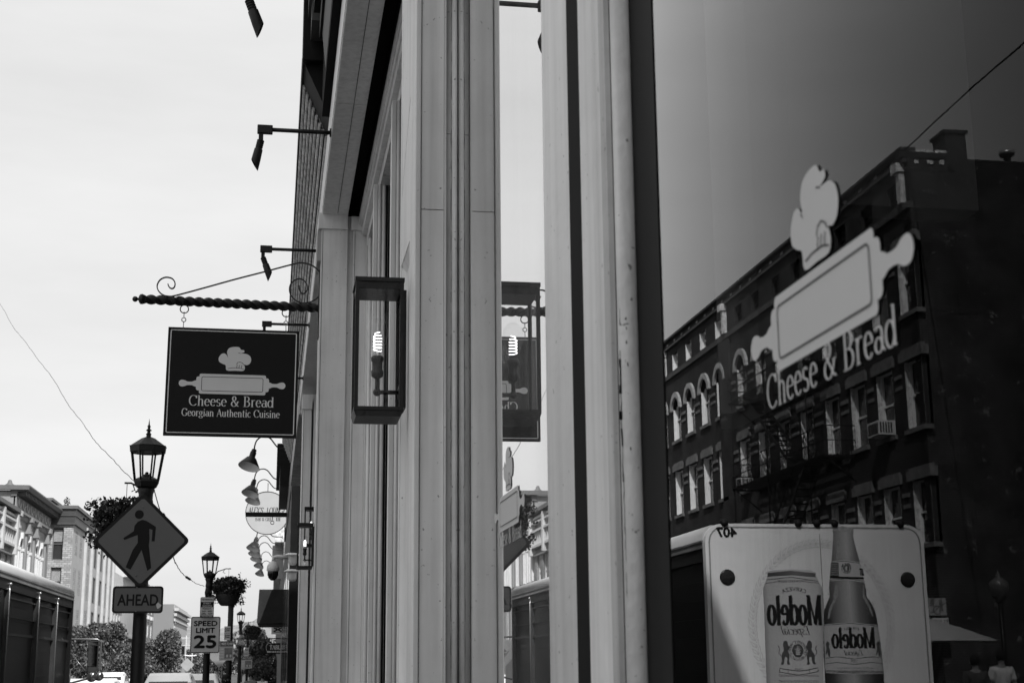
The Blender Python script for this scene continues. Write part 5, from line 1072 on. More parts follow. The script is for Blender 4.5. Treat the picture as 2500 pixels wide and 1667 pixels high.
def person(loc, rz, lb, shirt, trousers, h=1.72, hair='short', stride=.18, glasses=False, arms=(.0, .0), grp=None):
    t = thing('person', lb, 'person', (0, 0, 0), grp); k = h/1.75
    V = [(0, 0, .96), (0, .01, 1.12), (0, .01, 1.28), (0, 0, 1.42), (0, -.01, 1.50), (0, -.01, 1.56), (0, -.005, 1.64), (0, 0, 1.70)]
    R = [(.15, .10), (.135, .095), (.155, .11), (.14, .095), .055, .055, (.078, .092), (.065, .075)]
    E = [(i, i+1) for i in range(7)]
    def chain(start, pts, rs):
        prev = start
        for p, r in zip(pts, rs): V.append(p); R.append(r); E.append((prev, len(V)-1)); prev = len(V)-1
        return prev
    for s, ph in ((-1, 1), (1, -1)):
        chain(0, [(s*.10, 0, .88), (s*.105, ph*stride*.4, .50), (s*.10, ph*stride-.04, .09), (s*.10, ph*stride+.10, .045)], [.09, .065, .042, .038])
        sw = -ph*.10; e = chain(3, [(s*.17, 0, 1.42), (s*.235, -.02+sw*.3, 1.15), (s*.25, .05+sw, .93), (s*.25, .07+sw*1.1, .84)], [.058, .044, .030, .032])
        for f, (dx, L) in enumerate(((-.022, .075), (-.008, .085), (.007, .08), (.02, .065))):
            chain(e, [(s*.25+s*dx*.2, .07+sw*1.1+dx, .80), (s*.25, .07+sw*1.1+dx*1.1+.01, .80-L*.55), (s*.245, .07+sw*1.1+dx+.025, .80-L)], [.010, .009, .007])
        chain(e, [(s*.235, .105+sw*1.1, .82), (s*.23, .12+sw*1.1, .785)], [.011, .009])
    V2 = [tuple(c*k for c in v) for v in V]
    b = skin('body', V2, E, [tuple(x*k for x in r) if isinstance(r, tuple) else r*k for r in R], skinm, t)
    # clothing shells grown on the same joints
    sv = [V2[i] for i in (0, 1, 2, 3)]; sr = [(.175, .125), (.16, .12), (.178, .13), (.165, .115)]; se = [(0, 1), (1, 2), (2, 3)]
    sv.append(tuple(c*k for c in (0, 0, 1.475))); sr.append((.075, .07)); se.append((3, 4))
    for s, ph in ((-1, 1), (1, -1)):
        sw = -ph*.10; sv += [tuple(c*k for c in (s*.175, 0, 1.425)), tuple(c*k for c in (s*.225, -.01+sw*.1, 1.20))]; sr += [(.078, .078), (.072, .072)]; m_ = len(sv); se += [(3, m_-2), (m_-2, m_-1)]
    skin('shirt', sv, se, [tuple(x*k for x in r) for r in sr], shirt, t)
    tv_ = [V2[0], tuple(c*k for c in (0, 0, 1.02))]; trr = [(.165, .125), (.16, .12)]; te = [(0, 1)]
    for s, ph in ((-1, 1), (1, -1)):
        tv_ += [tuple(c*k for c in p) for p in ((s*.10, 0, .86), (s*.105, ph*stride*.4, .5), (s*.10, ph*stride-.04, .13))]; trr += [(.105, .105), (.085, .085), (.07, .07)]; m_ = len(tv_); te += [(0, m_-3), (m_-3, m_-2), (m_-2, m_-1)]
    skin('trousers', tv_, te, [tuple(x*k for x in r) for r in trr], trousers, t)
    q = MB(); q.M = Matrix.Scale(k, 4)
    q.lathe([(.0, .115), (.05, .105), (.082, .07), (.096, .02), (.094, -.03), (.070, -.065 if hair == 'short' else -.20), (.04, -.08 if hair == 'short' else -.22)], (0, -.018, 1.665), 16); q.build('hair', hairm, t, local=True)
    q = MB(); q.M = Matrix.Scale(k, 4); q.ball((0, .088, 1.635), .014, 8); q.ball((-.086, 0, 1.64), .018, 8, 1.6); q.ball((.086, 0, 1.64), .018, 8, 1.6); q.build('nose_and_ears', skinm, t, local=True)
    q = MB(); q.M = Matrix.Scale(k, 4); q.ball((-.03, .084, 1.655), .009, 8); q.ball((.03, .084, 1.655), .009, 8); q.box(-.022, .022, .083, .09, 1.597, 1.602); q.build('eyes_and_mouth', hairm, t, local=True)
    if glasses: q = MB(); q.M = Matrix.Scale(k, 4); q.bbox(-.065, -.008, .088, .10, 1.635, 1.68, .01); q.bbox(.008, .065, .088, .10, 1.635, 1.68, .01); q.box(-.07, .07, .09, .095, 1.668, 1.676); q.build('sunglasses', mat('smoked_dome'), t, local=True)
    t.location = loc; t.rotation_euler = (0, 0, rz); return t
wh = mat('shirt_white', .62, .8, .1, 6, .4, 14); grs = mat('shirt_grey', .05, .8, .2, 5); jean = mat('trousers_dark', .04, .85, .2)
p = mir(atY(2442, 1600, 25)); person((p.x, 25, p.z-1.68), 0, 'man in a white polo shirt with dark trousers, back turned, across the street', wh, jean, 1.76)
p = mir(atY(2379, 1612, 24.5)); person((p.x, 24.5, p.z-1.62), 0, 'dark-haired person in a grey top, back turned, left of the man in white', grs, jean, 1.70)
p = atY(552, 1650, 29); person((p.x, 29, p.z-1.62+.02), math.pi, 'dark-haired woman in sunglasses walking towards the camera', grs, jean, 1.62, 'long', glasses=True)
p = atY(612, 1662, 52); person((p.x, 52, -.35), math.pi, 'distant walker in dark clothes below the third lamp', mat('shirt_mid', .15, .8), jean, 1.7)
p = atY(640, 1662, 60); person((p.x, 60, -.45), 0, 'distant walker in a pale top near the shopfronts', wh, jean, 1.7)
# ================================================================== BUILDINGS ACROSS THE STREET
FXW = -18.33
def fpt(kind, base, s, z, d):                             # kind 'x': wall facing +X at X=base; kind 'y': wall facing -Y at Y=base
    return (base-d, s, z) if kind == 'x' else (s, base+d, z)
def wall(kind, base, s0, s1, z0, z1, ops, m, par, depth=.25, name='wall', thick=8):
    ss = sorted(set([s0, s1]+[v for o in ops for v in o[:2]])); zs = sorted(set([z0, z1]+[v for o in ops for v in o[2:4]]))
    q = MB(); P = lambda s, z, d=0: fpt(kind, base, s, z, d)
    for i in range(len(ss)-1):
        for j in range(len(zs)-1):
            a, b, c, d = ss[i], ss[i+1], zs[j], zs[j+1]; mx, mz = (a+b)/2, (c+d)/2
            if any(o[0] < mx < o[1] and o[2] < mz < o[3] for o in ops): continue
            pts = [P(a, c), P(b, c), P(b, d), P(a, d)]; q.poly(pts if True else pts[::-1])
    for o in ops:
        a, b, c, d = o[:4]
        q.poly([P(a, c), P(a, c, depth), P(a, d, depth), P(a, d)]); q.poly([P(b, c), P(b, c, depth), P(b, d, depth), P(b, d)]); q.poly([P(a, c), P(b, c), P(b, c, depth), P(a, c, depth)]); q.poly([P(a, d), P(b, d), P(b, d, depth), P(a, d, depth)])
    e = [P(s0, z0), P(s1, z0), P(s1, z1), P(s0, z1)]; f = [P(s0, z0, thick), P(s1, z0, thick), P(s1, z1, thick), P(s0, z1, thick)]
    for i in range(4): j = (i+1) % 4; q.poly([e[i], e[j], f[j], f[i]])
    q.poly(f); return q.build(name, m, par)
def fbox(q, kind, base, s0, s1, z0, z1, d0, d1):
    a = fpt(kind, base, s0, z0, d0); b = fpt(kind, base, s1, z1, d1); q.box(a[0], b[0], a[1], b[1], a[2], b[2]); return q
white = mat('trim_white', .56, .6, .12, 6, .1, 30, streak=.2); stone = mat('stone_lintel', .15, .85, .35, 3, .6, 14); dglass = mat('house_glass', .03, .08, .3, .6); blind = mat('blind', .25, .7, .2, 4)
peelw = mat('peeling_white', .75, .75, .45, 9, .5, 40, speck=1.3, streak=.5)
def sash(kind, base, s0, s1, z0, z1, par, depth=.22, fm=None, split=True, grid=None, sillm=None, lint=None, reveal=None, fw=.06, blindk=0, gm=None):
    fm = fm or white; q = MB(); F = lambda a, b, c, d, e0, e1: fbox(q, kind, base, a, b, c, d, e0, e1)
    F(s0, s0+fw, z0, z1, depth-.06, depth+.02); F(s1-fw, s1, z0, z1, depth-.06, depth+.02); F(s0+fw, s1-fw, z0, z0+fw, depth-.06, depth+.02); F(s0+fw, s1-fw, z1-fw, z1, depth-.06, depth+.02)
    if split: zm = (z0+z1)/2; F(s0+fw, s1-fw, zm-.03, zm+.03, depth-.05, depth+.01)
    if grid:
        for i in range(1, grid[0]): s = s0+(s1-s0)*i/grid[0]; F(s-.025, s+.025, z0+fw, z1-fw, depth-.04, depth)
        for j in range(1, grid[1]): z = z0+(z1-z0)*j/grid[1]; F(s0+fw, s1-fw, z-.024, z+.024, depth-.045, depth-.002)
    w = q.build('window', fm, par)
    q = MB(); fbox(q, kind, base, s0+fw, s1-fw, z0+fw, z1-fw, depth+.021, depth+.03); q.build('pane', gm or dglass, w)
    if blindk: q = MB(); zb = z1-fw-(z1-z0)*blindk; [fbox(q, kind, base, s0+fw, s1-fw, zb+k*.1, zb+k*.1+.085, depth+.008, depth+.019) for k in range(int((z1-fw-zb)/.1))]; q.build('blind', blind, w)
    if reveal: q = MB(); fbox(q, kind, base, s1-.012, s1-.001, z0, z1, .0, depth-.061); fbox(q, kind, base, s0+.001, s0+.012, z0, z1, .0, depth-.061); q.build('jamb', reveal, w)
    if sillm: q = MB(); fbox(q, kind, base, s0-.12, s1+.12, z0-.14, z0-.001, -.10, .2); q.build('sill', sillm, w)
    if lint: q = MB(); fbox(q, kind, base, s0-.22, s1+.22, z1+.001, z1+.30, -.09, .15); fbox(q, kind, base, s0-.12, s1+.12, z1+.30, z1+.38, -.06, .1); q.build('lintel', lint, w)
    return w
# ---------------------------------------------------------------- the brick block seen in the shop glass
whiteb = mat('sash_white', .82, .6, .1, 6, .1, 30, streak=.15)
bb = thing('brick_building', 'dark brick block with fire escapes and arched windows, mirrored in the large shop pane', 'building', (FXW-4, 54, 0))
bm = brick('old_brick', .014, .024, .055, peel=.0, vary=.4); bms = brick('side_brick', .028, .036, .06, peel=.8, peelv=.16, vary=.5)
YB0, YB1 = 39.8, 74
pitch = [67.05, 64.7, 62.35, 60.0, 57.1, 54.75]; pitch2 = [52.4, 50.0, 47.55, 45.25, 43.1, 40.95]
wl = pitch+pitch2; WW = 1.22
ops = []
for y in wl+[69.4, 71.7]:
    ops += [(y-WW, y, 12.13, 14.25), (y-WW, y, 8.52, 10.66), (y-WW, y, 5.0, 6.95)]
for y in pitch[:4]+[69.4, 71.7]: ops.append((y-1.05, y-.12, 15.68, 16.5))
mult = [57.1, 54.9, 52.4, 50.2, 47.7, 45.8, 43.5, 41.35]
for y in mult: ops.append((y-.95, y, 15.75, 16.45))
ops += [(41, 46.5, .3, 3.6), (48, 58, .3, 3.6), (60, 70, .3, 3.6)]
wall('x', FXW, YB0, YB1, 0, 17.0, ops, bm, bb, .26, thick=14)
q = MB()
for (a, b) in ((41, 46.5), (48, 58), (60, 70)): fbox(q, 'x', FXW, a, b, .3, 3.6, .2, .25)
q.build('shop_window', mat('dark_glazing'), bb)
for i, y in enumerate(wl+[69.4, 71.7]):
    arched = i < 6 or i > 11
    w = sash('x', FXW, y-WW, y, 12.13, 14.25, bb, sillm=stone, fm=whiteb, reveal=peelw if i > 3 else whiteb, blindk=.5 if i > 8 else 0, lint=None if arched else stone)
    if arched:
        q = MB(); cy, r0, r1 = y-WW/2, WW/2, WW/2+.26; zc = 14.25-r0
        prof = [(cy+r0*math.cos(math.radians(a)), zc+r0*math.sin(math.radians(a))) for a in range(0, 181, 15)]; pro2 = [(cy+r1*math.cos(math.radians(a)), zc+r1*math.sin(math.radians(a))) for a in range(180, -1, -15)]
        for k in range(12):
            a, b, c, d = prof[k], prof[k+1], pro2[11-k], pro2[12-k]; e = Vector((sum(p[0] for p in (a, b, c, d))/4, sum(p[1] for p in (a, b, c, d))/4))
            sh = lambda p: (e.x+(p[0]-e.x)*.94, e.y+(p[1]-e.y)*.98); q.prism([sh(d), sh(c), sh(b), sh(a)], 'x', FXW-.25, FXW+.12)
        q.build('arch_stone', mat('arch_stone', .36, .85, .35, 4, .6, 20), w)
        for sg in (-1, 1): q = MB(); sp_ = [(cy+sg*r0, 14.25), (cy+sg*r0, zc)]+[(cy+sg*r0*math.cos(math.radians(a)), zc+r0*math.sin(math.radians(a))) for a in (15, 30, 45, 60, 75, 90)]; q.prism(sp_, 'x', FXW-.24, FXW+.01); q.build('spandrel', bm, w)
    sash('x', FXW, y-WW, y, 8.52, 10.66, bb, sillm=stone, lint=stone, fm=whiteb, reveal=peelw if i > 5 else whiteb)
    sash('x', FXW, y-WW, y, 5.0, 6.95, bb, sillm=stone, lint=stone, fm=whiteb, reveal=peelw)
for y in pitch[:4]+[69.4, 71.7]: sash('x', FXW, y-1.05, y-.12, 15.68, 16.5, bb, fw=.07, fm=whiteb, reveal=whiteb)
mfr = mat('frame_black', .012, .6, 0); mgl = mat('attic_glass', .09, .2, .2)
for y in mult: sash('x', FXW, y-.95, y, 15.75, 16.45, bb, fm=mfr, split=False, grid=(2, 3), fw=.05, gm=mgl, depth=.2)
q = MB()
for z, d, h in ((15.35, .10, .22), (16.86, .12, .13)): fbox(q, 'x', FXW, YB0-.05, YB1, z, z+h, -d, .1) if z > 15 else None
q.build('string_course', mat('course_stone', .07, .9, .4, 5, .6, 20), bb)
q = MB()
for i, y in enumerate(wl[:-1]):
    g0_, g1_ = wl[i+1]+.24, y-WW-.24
    if g1_-g0_ < .1: continue
    for zc in (13.2 if i < 5 else 13.9, 10.2, 6.5): fbox(q, 'x', FXW, g0_, g1_, zc, zc+.13, -.05, .05); fbox(q, 'x', FXW, g0_, g1_, zc-.34, zc-.22, -.035, .05)
q.build('band_course', stone, bb)
fbox(MB(), 'x', FXW, YB0-.1, YB1, 17.24, 17.34, -.22, .3).build('cornice_edge', mat('cornice_far', .05, .7, .3, 5), bb)
c0 = fbox(MB(), 'x', FXW, YB0-.05, YB1, 17.0, 17.24, -.0, .3).build('frieze', mat('frieze_far', .035, .7, .3, 5), bb)
c0_b = None
for k in range(26):
    y = YB0+.9+k*1.28
    if c0_b is None: c0_b = fbox(MB(), 'x', FXW, y, y+.26, 17.05, 17.2, -.012, -.002).build('corbel_tile', peelw, c0); yb_ = y
    else: o = c0_b.copy(); link(o); o.parent = c0; o.location = c0_b.location+Vector((0, y-yb_, 0))
for y in (40.0, 58.2, 68.0): q = MB(); fbox(q, 'x', FXW, y, y+.25, 15.6, 16.6, -.18, 0); fbox(q, 'x', FXW, y-.05, y+.4, 16.6, 16.9, -.28, 0); q.build('bracket', peelw, bb)
q = MB(); fbox(q, 'x', FXW, 57.9, 59.4, 3.8, 15.3, -.10, .0); q.build('pier', bm, bb)
q = MB()
for k in range(24):
    z = 3.8+k*.48; fbox(q, 'x', FXW, YB0-.02, YB0+(.42 if k % 2 else .28), z, z+.45, -.03, .0)
q.build('quoin', mat('quoin_dark', .02, .85, .4, 3), bb)
# side wall, chimney, parapet (turned towards the low sun)
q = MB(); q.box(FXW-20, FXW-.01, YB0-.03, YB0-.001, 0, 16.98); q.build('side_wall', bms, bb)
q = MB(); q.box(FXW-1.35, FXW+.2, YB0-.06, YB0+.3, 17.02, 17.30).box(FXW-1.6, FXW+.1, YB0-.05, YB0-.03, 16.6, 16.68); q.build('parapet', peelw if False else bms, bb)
q = MB(); x = FXW-.1
while x > FXW-1.3: w = random.uniform(.1, .4); q.box(x-w, x, YB0-.07, YB0-.062, 17.2+random.uniform(-.02, .02), 17.30); x -= w+random.uniform(.02, .12)
for k in range(3): x = FXW-.25-k*.42; q.box(x-random.uniform(.12, .22), x, YB0-.07, YB0-.062, 16.82, 16.82+random.uniform(.06, .15))
q.build('paint_remnant', peelw, bb)
q = MB(); q.box(FXW-2.05, FXW-1.35, YB0-.05, YB0+.8, 12, 17.9).box(FXW-2.12, FXW-1.28, YB0-.11, YB0+.87, 17.9, 18.0); q.build('chimney', bms, bb)
q = MB(); q.box(FXW-20, FXW-2.06, YB0-.04, YB0+.2, 16.98, 17.06); q.build('coping', mat('frieze_far'), bb)
p = mir(atY(2460, 400, 42)); q = MB(); q.lathe([(.12, -1.4), (.12, .25), (.24, .27), (.27, .36), (.25, .44), (0, .47)], (p.x, 42, p.z), 16); tag(q.build('roof_vent', mat('vent_steel', .45, .35, .1, metal=.7)), 'round metal vent pipe on the flat roof right of the chimney, in the reflection', 'vent pipe')
# window air conditioners
acm = mat('ac_white', .55, .5, .05); 
def ac(y0, y1, z0, z1, lb):
    t = thing('air_conditioner', lb, 'air conditioner', (FXW+.3, (y0+y1)/2, z0), 'window air conditioners on the brick block')
    MB().box(FXW-.1, FXW+.52, y0, y1, z0, z1).build('case', acm, t); q = MB()
    for k in range(9): z = z0+.05+(z1-z0-.1)*k/9; q.box(FXW+.521, FXW+.527, y0+.05, y1-.05, z, z+.022)
    for k in range(5): x = FXW+.06+.09*k; q.box(x, x+.05, y0-.006, y0-.001, z0+.06, z1-.06)
    q.build('grille', mfr, t)
ac(42.0, 42.85, 8.56, 9.02, 'larger window air conditioner, right half of the reflected brick block'); ac(55.65, 56.25, 8.56, 8.95, 'smaller window air conditioner left of the lower fire-escape balcony')
# fire escapes
fe = thing('fire_escape', 'black iron fire escape zigzagging down the reflected brick block', 'fire escape', (FXW+.6, 50, 8)); im = mat('escape_iron', .012, .6, .3, 8)
def balcony(y0, y1, z, par):
    q = MB(); d = 1.15
    for k in range(9): x = FXW+.08+k*.13; q.box(x, x+.06, y0, y1, z, z+.03)
    q.box(FXW, FXW+d, y0, y0+.06, z-.08, z); q.box(FXW, FXW+d, y1-.06, y1, z-.08, z); p = q.build('balcony', im, par)
    q = MB()
    for zz in (z+.5, z+1.0): q.tube([(FXW, y0, zz), (FXW+d, y0, zz), (FXW+d, y1, zz), (FXW, y1, zz)], .022, 5)
    n = int((y1-y0)/.16)
    for k in range(n+1): y = y0+(y1-y0)*k/n; q.tube([(FXW+d, y, z), (FXW+d, y, z+1.0)], .009, 4)
    for k in range(8):
        for y in (y0, y1): q.tube([(FXW+d*k/7, y, z), (FXW+d*k/7, y, z+1.0)], .009, 4)
    q.build('railing', im, p); q = MB()
    for y in (y0+.1, y1-.1): q.tube([(FXW, y, z-.9), (FXW+d-.1, y, z-.05)], .025, 5)
    q.build('strut', im, p)
def stair(y0, z0, y1, z1):
    q = MB()
    for x in (FXW+.35, FXW+.95): q.prism([(y0, z0), (y0, z0+.16), (y1, z1+.16), (y1, z1)], 'x', x, x+.03)
    for x in (FXW+.98,): q.tube([(x, y0, z0+.95), (x, y1, z1+.95)], .02, 5)
    n = int(abs(z1-z0)/.22)
    for k in range(n): f = (k+.5)/n; y, z = y0+(y1-y0)*f, z0+(z1-z0)*f; q.box(FXW+.38, FXW+.95, y-.1, y+.1, z, z+.03)
    q.build('stair', im, fe)
balcony(46.4, 55.0, 11.85, fe); balcony(45.1, 54.9, 8.35, fe); balcony(46.0, 52.0, 4.9, fe)
stair(53.6, 11.85, 48.6, 8.35); stair(47.2, 8.35, 51.6, 4.9); stair(49.5, 15.4, 53.5, 11.85) if False else None
q = MB()
for y in (46.6, 50.8, 54.8): q.tube([(FXW+1.1, y, 4.9), (FXW+1.1, y, 12.8)], .025, 5)
q.build('upright', im, fe)
P0 = mir(atX(2211, 365, 19.3)); P1 = mir(atY(2350, 235, 30)); P2 = mir(atY(2500, 105, 24)); P3 = P2+(P2-P1)*3
wire([P0, P1, P2, P3], .022, 'roof_wire', 'dark cable rising from the roof corner of the brick block, in the reflection')
# slice sign, pictorial board, umbrella, lamp
def rp(x, y, Y): return mir(atY(2250+x*.2341, 1300+y*.2341, Y))
a = rp(103, 880, 39.2); b = rp(295, 1022, 39.2); t = thing('pizza_shop_sign', 'small white board lettered SLICE of Italy at the corner of the brick block', 'sign', (a+b)/2)
MB().box(b.x, a.x, 39.2, 39.25, b.z, a.z).build('board', mat('board_white', .62, .6, .05), t); q = MB(); c = Vector(((a.x+b.x)/2, 39.2, b.z)); W_ = a.x-b.x; H_ = a.z-b.z
put_text(q, serif('SLICE', .14, .05), c+Vector((0, 0, H_*.45)), EX, EZ, width=W_*.86, height=H_*.36, lift=.003); put_text(q, serif('OF ITALY', .16, .08), c+Vector((0, 0, H_*.17)), EX, EZ, width=W_*.8, height=H_*.18, lift=.003); strokes(q, [(-W_/2, 0), (W_/2, 0), (W_/2, H_), (-W_/2, H_)], .03, c, EX, EZ, .002, True); q.build('lettering', inkT, t)
a = rp(70, 680, 39.3); b = rp(265, 860, 39.3); t = thing('picture_board', 'framed picture board with a ribbon shape, above the SLICE board', 'sign', (a+b)/2)
MB().box(b.x, a.x, 39.3, 39.35, b.z, a.z).build('board', mat('board_grey', .35, .6, .2, 5), t); q = MB(); c = (a+b)/2; c.y = 39.3; W_ = a.x-b.x; H_ = a.z-b.z
flat(q, [(-W_*.28, H_*.42), (-W_*.10, H_*.42), (-W_*.08, -H_*.3), (-W_*.19, -H_*.2), (-W_*.30, -H_*.3)], c, EX, EZ); strokes(q, [(-W_*.45, H_*.2), (-W_*.1, 0), (W_*.2, -H_*.25), (W_*.4, -H_*.35)], .04, c, EX, EZ); strokes(q, circ(.12, 12, W_*.05, -H_*.2), .04, c, EX, EZ, .0015, True); strokes(q, [(W_*.25, H_*.45), (W_*.32, H_*.1)], .12, c, EX, EZ); q.build('ribbon_print', mat('sign_mid'), t)
a = rp(742, 1128, 36); t = thing('patio_umbrella', 'pale patio umbrella on the far pavement, beside the truck in the reflection', 'umbrella', (a.x+1.9, 36, 0))
q = MB(); cx_ = a.x+1.9; zt = a.z; q.lathe([(1.9, zt-.005), (1.9, zt), (1.0, zt+.33), (.05, zt+.62), (0, zt+.63)], (cx_, 36, 0), 8, smooth=False, rot=0); q.build('canopy', mat('canvas', .34, .8, .08, 3), t); q = MB(); q.tube([(cx_, 36, -.1), (cx_, 36, zt+.6)], .025, 8); q.lathe([(0, .12), (.25, .1), (.3, 0)], (cx_, 36, -.02), 12); q.build('pole', lm, t)
for k in range(8):
    an = k*math.pi/4; q = MB(); q.tube([(cx_, 36, zt+.58), (cx_+1.85*math.cos(an), 36+1.85*math.sin(an), zt+.0)], .010, 4); q.build('rib', lm, t)
a = rp(805, 545, 33); t = thing('globe_lamp', 'acorn-shaped street lamp globe against the dark side wall, in the reflection', 'street lamp', (a.x, 33, 0))
q = MB(); q.lathe([(.06, -.42), (.17, -.30), (.24, -.05), (.22, .08), (.10, .17), (.05, .19), (.07, .24), (.03, .28), (.0, .38)], (a.x, 33, a.z), 16); q.build('globe', mat('globe', .10, .3, .1), t); q = MB(); q.tube([(a.x, 33, -.1), (a.x, 33, a.z-.4)], .06, 8); q.build('pole', lm, t)
# dark neighbour beyond the side lot, so the lot does not end in nothing
lot = thing('corner_building', 'dark low building beyond the side lot across the street', 'building', (-40, 60, 0))
wall('y', 62, -60, FXW-20.2, 0, 12, [(x, x+1.4, z, z+2) for x in (-57, -53, -49, -45) for z in (2, 6)], brick('lot_brick', .05, .07, .1), lot, .2, thick=20)

# ---------------------------------------------------------------- buildings seen directly at the left edge
pw = mat('painted_stucco', .21, .75, .12, .8, .1, 10, streak=.2); pwl = mat('stucco_light', .42, .7, .15, 2, .1, 10, streak=.2)
lb_ = thing('balustraded_building', 'old brick building with pale balustrade bands at the left edge of the frame', 'building', (-20, 95, 0))
ops = [(y, y+1.3, z, z+2.3) for y in (88, 90.6, 93.2, 95.8, 98.4, 101.0, 103.4) for z in (7.0, 3.2)]
wall('x', FXW, 85, 106.05, 0, 12.35, ops, brick('tan_brick', .10, .14, .26, vary=.4), lb_, .3)
for o in ops: sash('x', FXW, o[0], o[1], o[2], o[3], lb_, sillm=pwl)
fbox(MB(), 'x', FXW, 85, 106.04, 12.35, 12.62, -.5, .3).build('cornice', mat('cornice_brown', .09, .7, .2), lb_)
for z, d, h in ((12.0, .22, .16), (11.65, .35, .14), (11.0, .4, .16), (9.9, .34, .18), (9.35, .12, .1)): fbox(MB(), 'x', FXW, 85, 106.2, z, z+h, -d, .1).build('band_moulding', pwl, lb_)
q0 = None
for k in range(26):
    y = 85.4+k*.76; q = fbox(MB(), 'x', FXW, y, y+.2, 10.06, 10.99, -.3, -.02)
    if q0 is None: q0 = q.build('baluster', pwl, lb_); yy0 = y
    else: o = q0.copy(); link(o); o.parent = lb_; o.location = q0.location+Vector((0, y-yy0, 0))
for y in (88, 94, 100, 105.3): fbox(MB(), 'x', FXW, y, y+.5, 9.4, 12.2, -.45, 0).build('pedestal', pwl, lb_)
p = atX(23, 1196, FXW-1.5); q = MB(); q.lathe([(.5, 0), (.55, .15), (.35, .35), (.5, .5), (.2, .7), (.12, .95), (0, 1.0)], (p.x, p.y, p.z-.2), 12); q.build('roof_urn', mat('cornice_brown'), lb_)
# ornate building
ob = thing('ornate_building', 'pale ornate building with bracketed cornice, garlanded frieze and arched windows', 'building', (-20, 114.5, 0))
ar = [(106.5, 107.7), (108.85, 110.05), (112.25, 113.5), (115.9, 117.0), (118.15, 119.35)]
ops = [(a, b, 7.6, 10.75) for a, b in ar]+[(a, b, 3.5, 6.3) for a, b in ar]+[(121.3, 121.9, 10.0, 10.7), (121.3, 121.9, 8.4, 9.2)]
wall('x', FXW, 106.1, 122.85, 0, 13.9, ops, pw, ob, .45)
for a, b in ar:
    w = sash('x', FXW, a, b, 7.6, 10.75, ob, depth=.35, reveal=white, split=False)
    cy, r0 = (a+b)/2, (b-a)/2; zc = 10.75-r0
    for sg in (-1, 1): q = MB(); q.prism([(cy+sg*r0, 10.76), (cy+sg*r0, zc)]+[(cy+sg*r0*math.cos(math.radians(t_)), zc+r0*math.sin(math.radians(t_))) for t_ in (15, 30, 45, 60, 75, 90)], 'x', FXW-.3, FXW+.01); q.build('spandrel', pw, w)
    q = MB(); q.tube([(FXW+.03, cy+(r0+.1)*math.cos(math.radians(t_)), zc+(r0+.1)*math.sin(math.radians(t_))) for t_ in range(0, 181, 12)], .09, 6); q.build('arch_moulding', pwl, w)
    q = MB(); fbox(q, 'x', FXW, a-.30, a-.02, 7.6, zc-.2, -.12, 0); fbox(q, 'x', FXW, b+.02, b+.22, 7.6, zc-.2, -.12, 0); fbox(q, 'x', FXW, a-.36, a+.04, zc-.2, zc+.02, -.2, 0); fbox(q, 'x', FXW, b-.04, b+.3, zc-.2, zc+.02, -.2, 0); fbox(q, 'x', FXW, cy-.12, cy+.12, 10.85, 11.3, -.2, 0); q.build('colonnette', white, w)
    sash('x', FXW, a, b, 3.5, 6.3, ob)
fz = fbox(MB(), 'x', FXW, 106.1, 122.9, 12.75, 13.6, -.10, .1).build('frieze', pw, ob)
g0_ = None
for k in range(9):
    y = 107.4+k*1.75; q = MB(); q.tube([(FXW+.13, y+.55*math.cos(math.radians(t_)), 13.35+.42*math.sin(math.radians(t_))) for t_ in range(180, 361, 15)], .06, 5); q.ball((FXW+.13, y-.6, 13.4), .1, 8)
    if g0_ is None: g0_ = q.build('garland', mat('garland', .36, .7), fz); yy0 = y
    else: o = g0_.copy(); link(o); o.parent = fz; o.location = g0_.location+Vector((0, y-yy0, 0))
B(-27, FXW+.95, 105.75, 106.03, 14.02, 14.34).build('cornice_return', mat('cornice_brown'), ob); B(-27, FXW-1.3, 106.0, 106.09, 8, 14.0).build('side_wall', brick('tan_brick'), ob)
q = MB(); q.prism([(FXW-.3, 13.6), (FXW+.10, 13.6), (FXW+.15, 13.9), (FXW+.85, 14.0), (FXW+.98, 14.25), (FXW+.98, 14.35), (FXW-.3, 14.35)], 'y', 106.0, 123.6); cob = q.build('cornice', mat('cornice_brown'), ob)
g0_ = None
for k in range(27):
    y = 106.3+k*.63; q = fbox(MB(), 'x', FXW, y, y+.26, 13.62, 13.95, -.72, -.1)
    if g0_ is None: g0_ = q.build('modillion', mat('modillion', .05, .7), cob); yy0 = y
    else: o = g0_.copy(); link(o); o.parent = cob; o.location = g0_.location+Vector((0, y-yy0, 0))
fbox(MB(), 'x', FXW, 106.1, 122.9, 12.58, 12.74, -.22, .1).build('band_moulding', pwl, ob)
g0_ = None
for k in range(34):
    y = 106.5+k*.48; q = fbox(MB(), 'x', FXW, y, y+.16, 12.15, 12.56, -.14, 0)
    if g0_ is None: g0_ = q.build('dentil', pw, ob); yy0 = y
    else: o = g0_.copy(); link(o); o.parent = ob; o.location = g0_.location+Vector((0, y-yy0, 0))
for y in (106.15, 111.2, 114.8, 120.4):
    q = MB(); fbox(q, 'x', FXW, y, y+.75, 12.2, 12.57, -.5, 0); fbox(q, 'x', FXW, y+.1, y+.65, 11.55, 12.2, -.35, 0); fbox(q, 'x', FXW, y, y+.75, 11.35, 11.55, -.42, 0); fbox(q, 'x', FXW, y+.15, y+.6, 7.6, 11.35, -.14, 0); q.build('pilaster', pwl if y < 107 else pw, ob)
B(FXW-5, FXW-.3, 106.3, 122.8, 14.0, 14.3).build('roof', mat('roof_grey', .2, .8), ob)
p = atX(100, 1211, FXW-5); B(p.x-4, p.x, p.y, p.y+9, 14, p.z+.1).build('roof_house', mat('plaster_white', .6, .8, .03), ob)
